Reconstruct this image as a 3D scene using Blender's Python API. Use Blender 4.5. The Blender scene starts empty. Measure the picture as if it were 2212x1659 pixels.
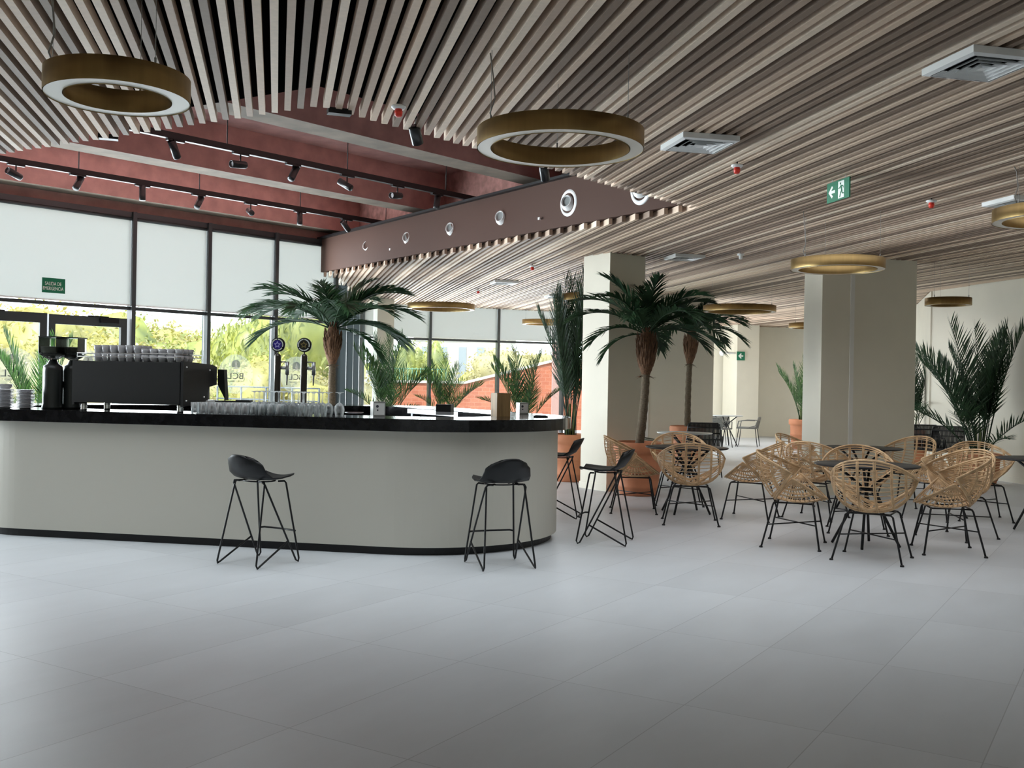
import bpy, math, random
from mathutils import Vector, Matrix
from mathutils.geometry import tessellate_polygon
R = math.radians
rnd = random.Random(7)
scene = bpy.context.scene
COL = scene.collection

# ------------------------------------------------------------------ camera, sky, sun, lights, exposure
FPX, ROLL, PITCH, EYE = 2193.2, R(0.999), R(-0.037), 1.4
cam_d = bpy.data.cameras.new('camera')
cam_d.sensor_width = 36.0
cam_d.lens = FPX / 2212 * 36.0
cam_d.clip_end = 400
cam = bpy.data.objects.new('camera', cam_d)
COL.objects.link(cam)
cam.location = (0, 0, EYE)
cam.rotation_euler = (Matrix.Rotation(R(90) + PITCH, 3, 'X') @ Matrix.Rotation(ROLL, 3, 'Z')).to_euler()
scene.camera = cam
scene.view_settings.view_transform = 'Standard'
scene.view_settings.look = 'None'
scene.view_settings.gamma = 1
scene.view_settings.exposure = 0.0
scene.cycles.use_denoising = True
scene.cycles.max_bounces = 8
scene.cycles.diffuse_bounces = 4
scene.cycles.glossy_bounces = 3
scene.cycles.transmission_bounces = 4
scene.cycles.transparent_max_bounces = 24
scene.cycles.caustics_reflective = False
scene.cycles.caustics_refractive = False
scene.cycles.sample_clamp_indirect = 6

w = bpy.data.worlds.new('sky')
scene.world = w
w.use_nodes = True
nt = w.node_tree
bg = nt.nodes['Background']
tc = nt.nodes.new('ShaderNodeTexCoord')
sx = nt.nodes.new('ShaderNodeSeparateXYZ')
cr = nt.nodes.new('ShaderNodeValToRGB')
nt.links.new(tc.outputs['Generated'], sx.inputs[0])
nt.links.new(sx.outputs['Z'], cr.inputs[0])
cr.color_ramp.elements[0].position = 0.0
cr.color_ramp.elements[0].color = (0.92, 0.97, 1.0, 1)
cr.color_ramp.elements[1].position = 0.7
cr.color_ramp.elements[1].color = (0.68, 0.84, 1.0, 1)
nt.links.new(cr.outputs[0], bg.inputs[0])
bg.inputs[1].default_value = 7.0

sun_d = bpy.data.lights.new('sun', 'SUN')
sun_d.energy = 9
sun_d.angle = R(2)
sun_d.color = (1.0, 0.93, 0.78)
sun = bpy.data.objects.new('sun', sun_d)
COL.objects.link(sun)
sun.rotation_euler = (R(38), 0, R(-28))

# area lights: stand-ins for daylight at the glass fronts, plus added fill
def area(name, loc, target, sx_, sy_, energy, col=(0.87, 0.95, 1.0), spread=180):
    d = bpy.data.lights.new(name, 'AREA')
    d.shape = 'RECTANGLE'
    d.size, d.size_y, d.energy, d.color = sx_, sy_, energy, col
    d.spread = R(spread)
    o = bpy.data.objects.new(name, d)
    COL.objects.link(o)
    o.location = loc
    o.rotation_euler = (Vector(target) - Vector(loc)).to_track_quat('-Z', 'Y').to_euler()
    return o
LP = math.pi
WARM = (0.98, 0.98, 1.0)
area('fill_overhead_bar', (-1.0, 7.2, 3.08), (-1.0, 7.2, 0), 9, 2.2, 9 * 2.2 * LP * 1.2, spread=105)  # added fill under the slats for the floor, no lamp hangs here
area('fill_overhead_seating', (3.3, 9.9, 3.08), (3.3, 9.9, 0), 4.4, 4.4, 4.4 * 4.4 * LP * 0.7, WARM, 125)  # added overhead fill for chairs and floor, without a real source
area('fill_overhead_right_wall', (6.1, 16.3, 3.08), (6.1, 16.3, 0), 1.4, 3.4, 1.4 * 3.4 * LP * 1.6, WARM, 150)  # added fill to brighten the right wall, no fitting there
area('fill_overhead_far_room', (6.8, 24.6, 3.08), (6.8, 25, 0), 3, 5, 3 * 5 * LP * 3.0, WARM)  # added fill from above for the far room, not a real lamp
area('fill_rear', (1.0, -4.6, 1.7), (0.8, 9, 1.4), 15, 2.9, 15 * 2.9 * LP * 0.4)  # added fill inside the closed back wall, which has no opening
area('daylight_left_front', (-8.4, 10.9, 2.0), (5.0, 11.5, 1.0), 4.2, 2.4, 4.2 * 2.4 * LP * 6.5, spread=75)
area('daylight_bar_front', (-5.33, 14.55, 1.9), (-5.33 + 7.42, 14.55 - 6.7, 1.9), 6.0, 3.5, 6.0 * 3.5 * LP * 7)
area('daylight_far_front', (-0.2, 23.8, 1.3), (-0.2 + 3.53, 23.8 - 9.35, 1.25), 6.0, 2.1, 6.0 * 2.1 * LP * 10)
area('fill_far_side', (2.98, 27.1, 1.6), (8, 27.3, 1.2), 3.8, 2.9, 3.8 * 2.9 * LP * 6)  # added fill before the solid far left wall, no window there

# ------------------------------------------------------------------ geometry of the photograph's viewpoint
def ray(px, py):
    u, v = (px - 1106) / FPX, -(py - 829.5) / FPX
    c, s = math.cos(ROLL), math.sin(ROLL)
    return Vector((u * c - v * s, 1.0, u * s + v * c + math.tan(PITCH)))
def at_z(px, py, z=0.0):
    d = ray(px, py)
    t = (z - EYE) / d.z
    return Vector((d.x * t, d.y * t, z))
def at_d(px, py, y):
    d = ray(px, py)
    return Vector((d.x * y, y, EYE + d.z * y))
def on_line(px, py, p0, dr):
    """plan point where the sight line crosses the plan line p0 + t dr; returns t"""
    d = ray(px, py)
    k = d.x / d.y
    return (k * p0[1] - p0[0]) / (dr[0] - k * dr[1])

# ------------------------------------------------------------------ materials
def srgb(r, g, b):
    f = lambda c: c / 255 / 12.92 if c / 255 <= 0.04045 else ((c / 255 + 0.055) / 1.055) ** 2.4
    return (f(r), f(g), f(b))
MATS = {}
def mat(name, col, rough=0.5, metal=0.0, noise=0.0, scale=8.0, bump=0.0, spec=0.5, stretch=None):
    if name in MATS:
        return MATS[name]
    m = bpy.data.materials.new(name)
    m.use_nodes = True
    n, l = m.node_tree.nodes, m.node_tree.links
    p = n['Principled BSDF']
    p.inputs['Base Color'].default_value = (*col, 1)
    p.inputs['Roughness'].default_value = rough
    p.inputs['Metallic'].default_value = metal
    p.inputs['Specular IOR Level'].default_value = spec
    if noise or bump:
        t = n.new('ShaderNodeTexCoord')
        mp = n.new('ShaderNodeMapping')
        mp.inputs['Scale'].default_value = stretch or (1, 1, 1)
        ns = n.new('ShaderNodeTexNoise')
        ns.inputs['Scale'].default_value = scale
        ns.inputs['Detail'].default_value = 5
        l.new(t.outputs['Object'], mp.inputs[0])
        l.new(mp.outputs[0], ns.inputs['Vector'])
        if noise:
            rp = n.new('ShaderNodeValToRGB')
            rp.color_ramp.elements[0].position = 0.3
            rp.color_ramp.elements[1].position = 0.7
            rp.color_ramp.elements[0].color = (*[c * (1 - noise) for c in col], 1)
            rp.color_ramp.elements[1].color = (*[min(1, c * (1 + noise)) for c in col], 1)
            l.new(ns.outputs[0], rp.inputs[0])
            l.new(rp.outputs[0], p.inputs['Base Color'])
        if bump:
            b = n.new('ShaderNodeBump')
            b.inputs['Strength'].default_value = bump
            b.inputs['Distance'].default_value = 0.01
            l.new(ns.outputs[0], b.inputs['Height'])
            l.new(b.outputs[0], p.inputs['Normal'])
    MATS[name] = m
    return m
def glass_mat(name, tint, ior=1.45, rough=0.0):
    m = bpy.data.materials.new(name)
    m.use_nodes = True
    n, l = m.node_tree.nodes, m.node_tree.links
    n.remove(n['Principled BSDF'])
    tr, gl, mx, fr = n.new('ShaderNodeBsdfTransparent'), n.new('ShaderNodeBsdfGlossy'), n.new('ShaderNodeMixShader'), n.new('ShaderNodeFresnel')
    tr.inputs[0].default_value = (*tint, 1)
    gl.inputs['Roughness'].default_value = rough
    fr.inputs[0].default_value = ior
    l.new(fr.outputs[0], mx.inputs[0])
    l.new(tr.outputs[0], mx.inputs[1])
    l.new(gl.outputs[0], mx.inputs[2])
    l.new(mx.outputs[0], n['Material Output'].inputs[0])
    MATS[name] = m
    return m
def cloth_mat(name, col, trans, see=0.0):
    m = bpy.data.materials.new(name)
    m.use_nodes = True
    n, l = m.node_tree.nodes, m.node_tree.links
    n.remove(n['Principled BSDF'])
    tl, df, mx = n.new('ShaderNodeBsdfTranslucent'), n.new('ShaderNodeBsdfDiffuse'), n.new('ShaderNodeMixShader')
    tl.inputs[0].default_value = (*[c * trans for c in col], 1)
    df.inputs[0].default_value = (*col, 1)
    mx.inputs[0].default_value = 0.8
    l.new(df.outputs[0], mx.inputs[1])
    l.new(tl.outputs[0], mx.inputs[2])
    last = mx
    if see:
        tr, m2 = n.new('ShaderNodeBsdfTransparent'), n.new('ShaderNodeMixShader')
        m2.inputs[0].default_value = see
        l.new(mx.outputs[0], m2.inputs[1])
        l.new(tr.outputs[0], m2.inputs[2])
        last = m2
    l.new(last.outputs[0], n['Material Output'].inputs[0])
    MATS[name] = m
    return m
def leaf_mat(name, c1, c2, scale, trans=0.35):
    m = bpy.data.materials.new(name)
    m.use_nodes = True
    n, l = m.node_tree.nodes, m.node_tree.links
    n.remove(n['Principled BSDF'])
    t, ns, rp = n.new('ShaderNodeTexCoord'), n.new('ShaderNodeTexNoise'), n.new('ShaderNodeValToRGB')
    ns.inputs['Scale'].default_value = scale
    l.new(t.outputs['Object'], ns.inputs['Vector'])
    rp.color_ramp.elements[0].position, rp.color_ramp.elements[1].position = 0.35, 0.65
    rp.color_ramp.elements[0].color, rp.color_ramp.elements[1].color = (*c1, 1), (*c2, 1)
    l.new(ns.outputs[0], rp.inputs[0])
    df, tl, gl, mx, m2 = n.new('ShaderNodeBsdfDiffuse'), n.new('ShaderNodeBsdfTranslucent'), n.new('ShaderNodeBsdfGlossy'), n.new('ShaderNodeMixShader'), n.new('ShaderNodeMixShader')
    gl.inputs['Roughness'].default_value = 0.45
    mx.inputs[0].default_value, m2.inputs[0].default_value = trans, 0.04
    for a, b in ((rp.outputs[0], df.inputs[0]), (rp.outputs[0], tl.inputs[0]), (df.outputs[0], mx.inputs[1]), (tl.outputs[0], mx.inputs[2]),
                 (mx.outputs[0], m2.inputs[1]), (gl.outputs[0], m2.inputs[2]), (m2.outputs[0], n['Material Output'].inputs[0])):
        l.new(a, b)
    MATS[name] = m
    return m
CREAM = mat('cream_paint', (0.76, 0.72, 0.60), 0.6, noise=0.02, scale=3)
BLACKM = mat('black_metal', (0.008, 0.008, 0.009), 0.42, spec=0.35)
FRAME = mat('dark_aluminium', (0.045, 0.052, 0.056), 0.32, spec=0.6)
PLENUM = mat('black_plenum', (0.006, 0.006, 0.006), 1.0, spec=0.0)
PINK = mat('red_painted_concrete', (0.55, 0.315, 0.285), 0.75, noise=0.16, scale=5, bump=0.5, stretch=(1, 1, 1))
CONC = mat('bare_concrete', (0.185, 0.15, 0.115), 0.85, noise=0.25, scale=4, bump=0.4)
MAUVE = mat('mauve_brown_paint', (0.098, 0.058, 0.046), 0.6, spec=0.08)
GOLD = mat('brushed_brass', (0.42, 0.295, 0.125), 0.38, metal=1.0, noise=0.08, scale=30, stretch=(1, 1, 0.1))
DIFF = mat('opal_acrylic', (0.86, 0.81, 0.71), 0.4)
WHITE = mat('white_enamel', (0.90, 0.91, 0.90), 0.4)
TERRA = mat('terracotta', (0.55, 0.22, 0.11), 0.7, noise=0.10, scale=6)
SOIL = mat('soil', (0.05, 0.035, 0.025), 0.95, noise=0.3, scale=30)
BARWHITE = mat('bar_cream_laminate', (0.56, 0.54, 0.47), 0.5)
STONE = mat('black_stone', (0.008, 0.008, 0.009), 0.12, noise=0.5, scale=18, spec=0.28)
RATTAN = mat('natural_rattan', (0.60, 0.40, 0.22), 0.55, noise=0.25, scale=14)
TABLETOP = mat('black_tabletop', (0.012, 0.013, 0.015), 0.4, spec=0.25)
PLASTIC = mat('black_polypropylene', (0.008, 0.009, 0.010), 0.45, spec=0.35)
CHROME = mat('polished_steel', (0.62, 0.62, 0.60), 0.18, metal=1)
STEEL = mat('brushed_steel', (0.50, 0.52, 0.54), 0.35, metal=1)
PORC = mat('white_porcelain', (0.55, 0.55, 0.57), 0.25)
GREEN = mat('sign_green', (0.0, 0.16, 0.075), 0.5)
SIGNW = mat('sign_white', (0.85, 0.9, 0.85), 0.5)
TRUNK = mat('palm_trunk', (0.13, 0.10, 0.065), 0.9, noise=0.4, scale=40, bump=1.0, stretch=(1, 1, 2.5))
FIBRE = mat('palm_fibre', (0.135, 0.07, 0.036), 0.95, noise=0.6, scale=26, bump=1.0, stretch=(4, 4, 0.4))
PALM = leaf_mat('palm_leaf', (0.012, 0.035, 0.016), (0.03, 0.075, 0.03), 6)
ARECA = leaf_mat('areca_leaf', (0.022, 0.065, 0.018), (0.075, 0.16, 0.04), 5, 0.5)
PANE = glass_mat('window_glass', (0.93, 0.96, 0.955))
CLEAR = glass_mat('clear_glassware', (0.97, 0.985, 0.99), 1.7)
_n, _l = CLEAR.node_tree.nodes, CLEAR.node_tree.links
_a, _b, _c = _n.new('ShaderNodeBsdfTranslucent'), _n.new('ShaderNodeMixShader'), _n.new('ShaderNodeLayerWeight')
_a.inputs[0].default_value = (0.95, 1.0, 1.0, 1)  # white translucence mixed in, imitating light refracted by the glass
_c.inputs[0].default_value = 0.5
_s = _n['Material Output'].inputs[0].links[0].from_socket
_l.new(_c.outputs['Facing'], _b.inputs[0]); _l.new(_s, _b.inputs[1]); _l.new(_a.outputs[0], _b.inputs[2]); _l.new(_b.outputs[0], _n['Material Output'].inputs[0])
BLIND = cloth_mat('blind_fabric', (0.86, 0.845, 0.81), 0.86)
FROST = cloth_mat('frosted_film', (0.80, 0.80, 0.72), 0.9, 0.70)
GREYFILM = cloth_mat('grey_film', (0.20, 0.20, 0.22), 0.6, 0.25)
RED = mat('red_plastic', (0.75, 0.04, 0.02), 0.4)

# ------------------------------------------------------------------ mesh builder
class MB:
    def __init__(s):
        s.v, s.f, s.m, s.sm = [], [], [], []
    def add(s, vs, fs, mi=0, smooth=False):
        b = len(s.v)
        s.v += [tuple(p) for p in vs]
        for f in fs:
            s.f.append(tuple(i + b for i in f))
            s.m.append(mi)
            s.sm.append(smooth)
    def box(s, c, size, rz=0.0, mi=0, mtx=None):
        x, y, z = size[0] / 2, size[1] / 2, size[2] / 2
        M = mtx or Matrix.Rotation(rz, 3, 'Z')
        vs = [Vector(c) + M @ Vector((i * x, j * y, k * z)) for k in (-1, 1) for j in (-1, 1) for i in (-1, 1)]
        s.add(vs, [(0, 2, 3, 1), (4, 5, 7, 6), (0, 1, 5, 4), (2, 6, 7, 3), (0, 4, 6, 2), (1, 3, 7, 5)], mi)
    def beam(s, a, b, wd, ht, mi=0):
        """box from a to b (centres of the end faces), wd across, ht upward"""
        a, b = Vector(a), Vector(b)
        d = (b - a).normalized()
        side = Vector((0, 0, 1)).cross(d)
        side = side.normalized() if side.length > 1e-4 else Vector((1, 0, 0))
        up = d.cross(side).normalized()
        M = Matrix((d, side, up)).transposed()
        s.box((a + b) / 2, ((b - a).length, wd, ht), mi=mi, mtx=M)
    def tube(s, pts, r, n=6, closed=False, mi=0, cap=True):
        pts = [Vector(p) for p in pts]
        k = len(pts)
        rr = r if isinstance(r, (list, tuple)) else [r] * k
        T = []
        for i in range(k):
            a = pts[(i - 1) % k] if closed or i > 0 else pts[i]
            b = pts[(i + 1) % k] if closed or i < k - 1 else pts[i]
            T.append((b - a).normalized())
        up = Vector((0, 0, 1)) if abs(T[0].z) < 0.9 else Vector((1, 0, 0))
        nrm = T[0].cross(up).normalized()
        vs = []
        for i in range(k):
            nrm = (nrm - T[i] * nrm.dot(T[i]))
            nrm = nrm.normalized() if nrm.length > 1e-6 else T[i].orthogonal().normalized()
            bn = T[i].cross(nrm)
            vs += [pts[i] + (nrm * math.cos(2 * math.pi * j / n) + bn * math.sin(2 * math.pi * j / n)) * rr[i] for j in range(n)]
        fs = []
        for i in range(k if closed else k - 1):
            o, q = i * n, ((i + 1) % k) * n
            fs += [(o + j, o + (j + 1) % n, q + (j + 1) % n, q + j) for j in range(n)]
        if cap and not closed:
            fs += [tuple(reversed(range(n))), tuple(range((k - 1) * n, k * n))]
        s.add(vs, fs, mi, True)
    def lathe(s, prof, n=24, c=(0, 0, 0), mi=0, mtx=None, smooth=True):
        M = mtx or Matrix.Identity(3)
        vs = [Vector(c) + M @ Vector((r * math.cos(2 * math.pi * j / n), r * math.sin(2 * math.pi * j / n), z)) for r, z in prof for j in range(n)]
        fs = []
        for i in range(len(prof) - 1):
            fs += [(i * n + j, i * n + (j + 1) % n, (i + 1) * n + (j + 1) % n, (i + 1) * n + j) for j in range(n)]
        s.add(vs, fs, mi, smooth)
    def disc(s, c, r, n=24, mi=0, mtx=None):
        M = mtx or Matrix.Identity(3)
        s.add([Vector(c) + M @ Vector((r * math.cos(2 * math.pi * j / n), r * math.sin(2 * math.pi * j / n), 0)) for j in range(n)], [tuple(range(n))], mi)
    def prism(s, poly, z0, z1, mi=0):
        n = len(poly)
        area2 = sum(poly[i][0] * poly[(i + 1) % n][1] - poly[(i + 1) % n][0] * poly[i][1] for i in range(n))
        if area2 < 0:
            poly = list(reversed(poly))
        vs = [(p[0], p[1], z0) for p in poly] + [(p[0], p[1], z1) for p in poly]
        fs = [(i, (i + 1) % n, n + (i + 1) % n, n + i) for i in range(n)]
        for t in tessellate_polygon([[Vector((p[0], p[1], 0)) for p in poly]]):
            a, b, c_ = t
            cr_ = (poly[b][0] - poly[a][0]) * (poly[c_][1] - poly[a][1]) - (poly[c_][0] - poly[a][0]) * (poly[b][1] - poly[a][1])
            if cr_ < 0:
                b, c_ = c_, b
            fs += [(a, c_, b), (n + a, n + b, n + c_)]
        s.add(vs, fs, mi)
    def ring(s, outer, inner, z0, z1, mi=0):
        n = len(outer)
        vs = [(p[0], p[1], z) for z in (z0, z1) for lp in (outer, inner) for p in lp]
        fs = []
        for i in range(n):
            j = (i + 1) % n
            fs += [(i, j, 2 * n + j, 2 * n + i), (n + j, n + i, 3 * n + i, 3 * n + j), (2 * n + i, 2 * n + j, 3 * n + j, 3 * n + i), (j, i, n + i, n + j)]
        s.add(vs, fs, mi)
    def flat(s, poly, M, mi=0):
        """polygon given in a plane: M maps (x, y, 0) to space"""
        for t in tessellate_polygon([[Vector((p[0], p[1], 0)) for p in poly]]):
            s.add([M @ Vector((poly[i][0], poly[i][1], 0)) for i in t], [(0, 1, 2)], mi)
    def build(s, name, mats, parent=None, fix=False):
        me = bpy.data.meshes.new(name)
        me.from_pydata(s.v, [], s.f)
        for m in (mats if isinstance(mats, (list, tuple)) else [mats]):
            me.materials.append(m)
        me.polygons.foreach_set('material_index', s.m)
        me.polygons.foreach_set('use_smooth', s.sm)
        me.update()
        o = bpy.data.objects.new(name, me)
        COL.objects.link(o)
        if parent is not None:
            o.parent = parent
        return o
def tag(o, label, cat=None, group=None, kind=None):
    o['label'] = label
    if cat: o['category'] = cat
    if group: o['group'] = group
    if kind: o['kind'] = kind
    return o
def thing(name, label, cat, loc=(0, 0, 0), rz=0.0, group=None, kind=None):
    o = bpy.data.objects.new(name, None)
    COL.objects.link(o)
    o.location = loc
    o.rotation_euler = (0, 0, rz)
    o.empty_display_size = 0.2
    return tag(o, label, cat, group, kind)
def copy_tree(o, loc=None, rz=None, label=None, group=None, parent=None):
    c = o.copy()
    COL.objects.link(c)
    if parent is not None: c.parent = parent
    if loc is not None: c.location = loc
    if rz is not None: c.rotation_euler = (0, 0, rz)
    if label: c['label'] = label
    if group: c['group'] = group
    for ch in list(o.children):
        copy_tree(ch, parent=c)
    return c
def struct(o, label, cat):
    return tag(o, label, cat, kind='structure')
def text_mesh(name, body, size, material, parent, M):
    cu = bpy.data.curves.new(name, 'FONT')
    cu.body, cu.size, cu.align_x, cu.align_y = body, size, 'CENTER', 'CENTER'
    cu.extrude = 0.0008
    t = bpy.data.objects.new(name, cu)
    COL.objects.link(t)
    me = bpy.data.meshes.new_from_object(t.evaluated_get(bpy.context.evaluated_depsgraph_get()))
    bpy.data.objects.remove(t)
    bpy.data.curves.remove(cu)
    me.transform(M)
    me.materials.clear()
    me.materials.append(material)
    o = bpy.data.objects.new(name, me)
    COL.objects.link(o)
    o.parent = parent
    return o
ORD = ['bottom', 'second', 'third', 'fourth', 'fifth', 'sixth', 'seventh', 'eighth', 'ninth', 'tenth', 'eleventh', 'twelfth', 'thirteenth', 'fourteenth', 'fifteenth', 'sixteenth']
NTH = ['first'] + ORD[1:]

# ------------------------------------------------------------------ plan of the room
def v2(a): return (math.sin(R(a)), math.cos(R(a)))
FC = (-3.264, 17.083)                      # corner where the glass front meets the bulkhead
U1 = v2(42.1)                              # along the glass front, towards the far right
N1 = (U1[1], -U1[0])                       # into the room
BD = v2(-34.63)                            # along the bulkhead, away from the camera
SL, SN = v2(-13.06), (math.cos(R(-13.06)), -math.sin(R(-13.06)))   # slat direction and across it
def fac(t, off=0.0): return (FC[0] - U1[0] * t + N1[0] * off, FC[1] - U1[1] * t + N1[1] * off)
F2A = (-3.42, 22.79)
U2 = v2(69.3)
def fac2(s): return (-2.59 + U2[0] * s, 23.1 + U2[1] * s)
HC = 3.14                                   # underside of the slats
CUT = (1.75, 9.97)
APEX = (-1.25, 6.46)
LEFTV = fac(8.53)
room_tail = [fac(-0.295), F2A, fac2(5.70), (3.0, 29.2), (10.9, 29.2), (8.3, 20.95), (7.31, 17.8), (12.1, -5.0), (-13.4, -5.0), fac(17)]
HOLLOW = [LEFTV, APEX, (1.90, 9.86), CUT, FC]
solid = [LEFTV, APEX, CUT, FC] + room_tail

# floor: 60 x 120 cm tiles, laid in the direction measured in the photograph
TA = R(31.94)
fl = MB()
fl.box((0, 0, -0.06), (70, 70, 0.12))
m = bpy.data.materials.new('grey_porcelain_tiles')
m.use_nodes = True
n, l = m.node_tree.nodes, m.node_tree.links
p = n['Principled BSDF']
tcn, sep = n.new('ShaderNodeTexCoord'), n.new('ShaderNodeSeparateXYZ')
l.new(tcn.outputs['Object'], sep.inputs[0])
def mth(op, a, b=None):
    q = n.new('ShaderNodeMath')
    q.operation = op
    for i, x in enumerate((a, b)):
        if x is None: continue
        if isinstance(x, (int, float)): q.inputs[i].default_value = x
        else: l.new(x, q.inputs[i])
    return q.outputs[0]
tx = mth('DIVIDE', mth('ADD', sep.outputs['X'], 0.497 + 60), 0.6)
ty = mth('DIVIDE', mth('ADD', sep.outputs['Y'], -0.6 + 60), 1.2)
fx, fy = mth('FRACT', tx), mth('FRACT', ty)
ex = mth('MULTIPLY', mth('MINIMUM', fx, mth('SUBTRACT', 1, fx)), 0.6)
ey = mth('MULTIPLY', mth('MINIMUM', fy, mth('SUBTRACT', 1, fy)), 1.2)
joint = mth('LESS_THAN', mth('MINIMUM', ex, ey), 0.0022)
cid = n.new('ShaderNodeCombineXYZ')
l.new(mth('FLOOR', tx), cid.inputs[0]); l.new(mth('FLOOR', ty), cid.inputs[1])
wn = n.new('ShaderNodeTexWhiteNoise')
wn.noise_dimensions = '2D'
l.new(cid.outputs[0], wn.inputs['Vector'])
off = n.new('ShaderNodeVectorMath'); off.operation = 'SCALE'; off.inputs[3].default_value = 17
l.new(wn.outputs['Color'], off.inputs[0])
ad = n.new('ShaderNodeVectorMath')
l.new(tcn.outputs['Object'], ad.inputs[0]); l.new(off.outputs[0], ad.inputs[1])
mpf = n.new('ShaderNodeMapping'); mpf.inputs['Scale'].default_value = (1, 0.35, 1)
l.new(ad.outputs[0], mpf.inputs[0])
ns = n.new('ShaderNodeTexNoise'); ns.inputs['Scale'].default_value = 5; ns.inputs['Detail'].default_value = 7; ns.inputs['Roughness'].default_value = 0.62
l.new(mpf.outputs[0], ns.inputs['Vector'])
val = mth('ADD', mth('MULTIPLY', mth('SUBTRACT', ns.outputs[0], 0.5), 0.20), mth('ADD', mth('MULTIPLY', wn.outputs['Value'], 0.10), 0.945))
val = mth('MULTIPLY', val, mth('SUBTRACT', 1.0, mth('MULTIPLY', joint, 0.32)))
cm = n.new('ShaderNodeVectorMath'); cm.operation = 'SCALE'
cm.inputs[0].default_value = (0.585, 0.61, 0.635)
l.new(val, cm.inputs[3]); l.new(cm.outputs[0], p.inputs['Base Color'])
l.new(mth('ADD', mth('MULTIPLY', ns.outputs[0], 0.16), 0.34), p.inputs['Roughness'])
p.inputs['Specular IOR Level'].default_value = 0.8
bmp = n.new('ShaderNodeBump'); bmp.inputs['Strength'].default_value = 0.12; bmp.inputs['Distance'].default_value = 0.004
l.new(mth('SUBTRACT', ns.outputs[0], joint), bmp.inputs['Height']); l.new(bmp.outputs[0], p.inputs['Normal'])
o = struct(fl.build('floor', m), 'grey stone-look floor tiles with thin joints', 'floor')
o.rotation_euler = (0, 0, -TA)

# black void above the slats, and the slab over the open well
b = MB()
def shift(pt, d, k): return (pt[0] + d[0] * k, pt[1] + d[1] * k)
blk = [shift(LEFTV, (-0.5, -0.87), 0.05), shift(APEX, (0, -1), 0.06), (1.98, 9.80), shift(CUT, (0.823, 0.568), 0.12), shift(FC, (0.823, 0.568), 0.12)] + room_tail
b.prism(blk, 3.25, 3.40)
blk = [shift(LEFTV, (-0.5, -0.87), 0.05), shift(APEX, (0, -1), 0.06), (2.6, 10.2), shift(CUT, (0.823, 0.568), 0.95), shift(FC, (0.823, 0.568), 0.95)] + room_tail
b.prism(blk, 3.40, 4.5)
struct(b.build('ceiling', PLENUM), 'black painted ceiling void above the wooden slats', 'ceiling')
b = MB()
b.prism([shift(LEFTV, (-0.7, -0.5), 0.6), shift(APEX, (0, -1), 0.8), (3.2, 9.9), (-2.2, 18.6), fac(-0.4, -0.25), fac(9.2, -0.25)], 4.46, 4.75)
struct(b.build('ceiling', PINK), 'red painted concrete slab above the open ceiling well', 'ceiling')
# concrete beams of the well: red sides, bare undersides
def beam_obj(off, t0, t1, lab):
    b = MB()
    a, c = fac(t0, off), fac(t1, off)
    b.beam((*a, 4.18), (*c, 4.18), 0.36, 0.56, 0)
    o = b.build('ceiling_beam', [PINK, CONC])
    for pl in o.data.polygons:
        if pl.normal.z < -0.9 and pl.center.z < 4.0: pl.material_index = 1
    struct(o, lab, 'beam')
beam_obj(0.12, -1.4, 9.5, 'red concrete beam right above the window heads')
beam_obj(2.85, -3.2, 9.6, 'red concrete beam between the two spotlight tracks')
beam_obj(5.58, -5.6, 7.0, 'red concrete beam nearest the slat edge over the bar')
b = MB()
k0, k1 = shift(CUT, BD, -1.5), shift(FC, BD, 0.6)
b.beam((k0[0] + 0.62, k0[1] + 0.43, 4.0), (k1[0] + 0.62, k1[1] + 0.43, 4.0), 0.24, 1.1)
struct(b.build('ceiling_beam', mat('red_rough_concrete', (0.46, 0.25, 0.22), 0.8, noise=0.3, scale=9, bump=0.8)), 'rough red cross beam behind the brown bulkhead', 'beam')

# slats of the ceiling: one hung raft, cut along the well
def inside_spans(poly, base, d):
    ts = []
    k = len(poly)
    for i in range(k):
        a, c = poly[i], poly[(i + 1) % k]
        ex_, ey_ = c[0] - a[0], c[1] - a[1]
        den = d[0] * ey_ - d[1] * ex_
        if abs(den) < 1e-9: continue
        t = ((a[0] - base[0]) * ey_ - (a[1] - base[1]) * ex_) / den
        q = ((a[0] - base[0]) * d[1] - (a[1] - base[1]) * d[0]) / den
        if 0 <= q < 1: ts.append(t)
    ts.sort()
    return list(zip(ts[0::2], ts[1::2]))
sl = MB()
k = -13.0
PITCHS = 0.0803
ph = (-0.701 + 0.018) % PITCHS
i0 = int(-13 / PITCHS)
rs = random.Random(3)
for i in range(i0, int(14.5 / PITCHS)):
    c = i * PITCHS + ph
    base = (SN[0] * c, SN[1] * c)
    mi = rs.choice((0, 1, 1, 2, 2, 3, 0, 2, 1, 3))
    for t0, t1 in inside_spans(solid, base, SL):
        t0 = max(t0, -3.0)
        if t1 - t0 < 0.15: continue
        t0 += rs.uniform(0, 0.02); t1 -= rs.uniform(0, 0.02)
        a, e = (base[0] + SL[0] * t0, base[1] + SL[1] * t0, HC + 0.032), (base[0] + SL[0] * t1, base[1] + SL[1] * t1, HC + 0.032)
        sl.beam(a, e, 0.040, 0.064, mi)
WOODS = [mat('slat_wood_%s' % nm, cl, 0.62, noise=0.05, scale=30, stretch=(1, 1, 1)) for nm, cl in
         (('light', (0.78, 0.60, 0.455)), ('beige', (0.54, 0.40, 0.30)), ('brown', (0.27, 0.19, 0.138)), ('pale', (0.88, 0.72, 0.57)))]
struct(sl.build('ceiling_slats', WOODS), 'hung ceiling of parallel wooden slats in mixed beige and brown tones', 'ceiling')

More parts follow.
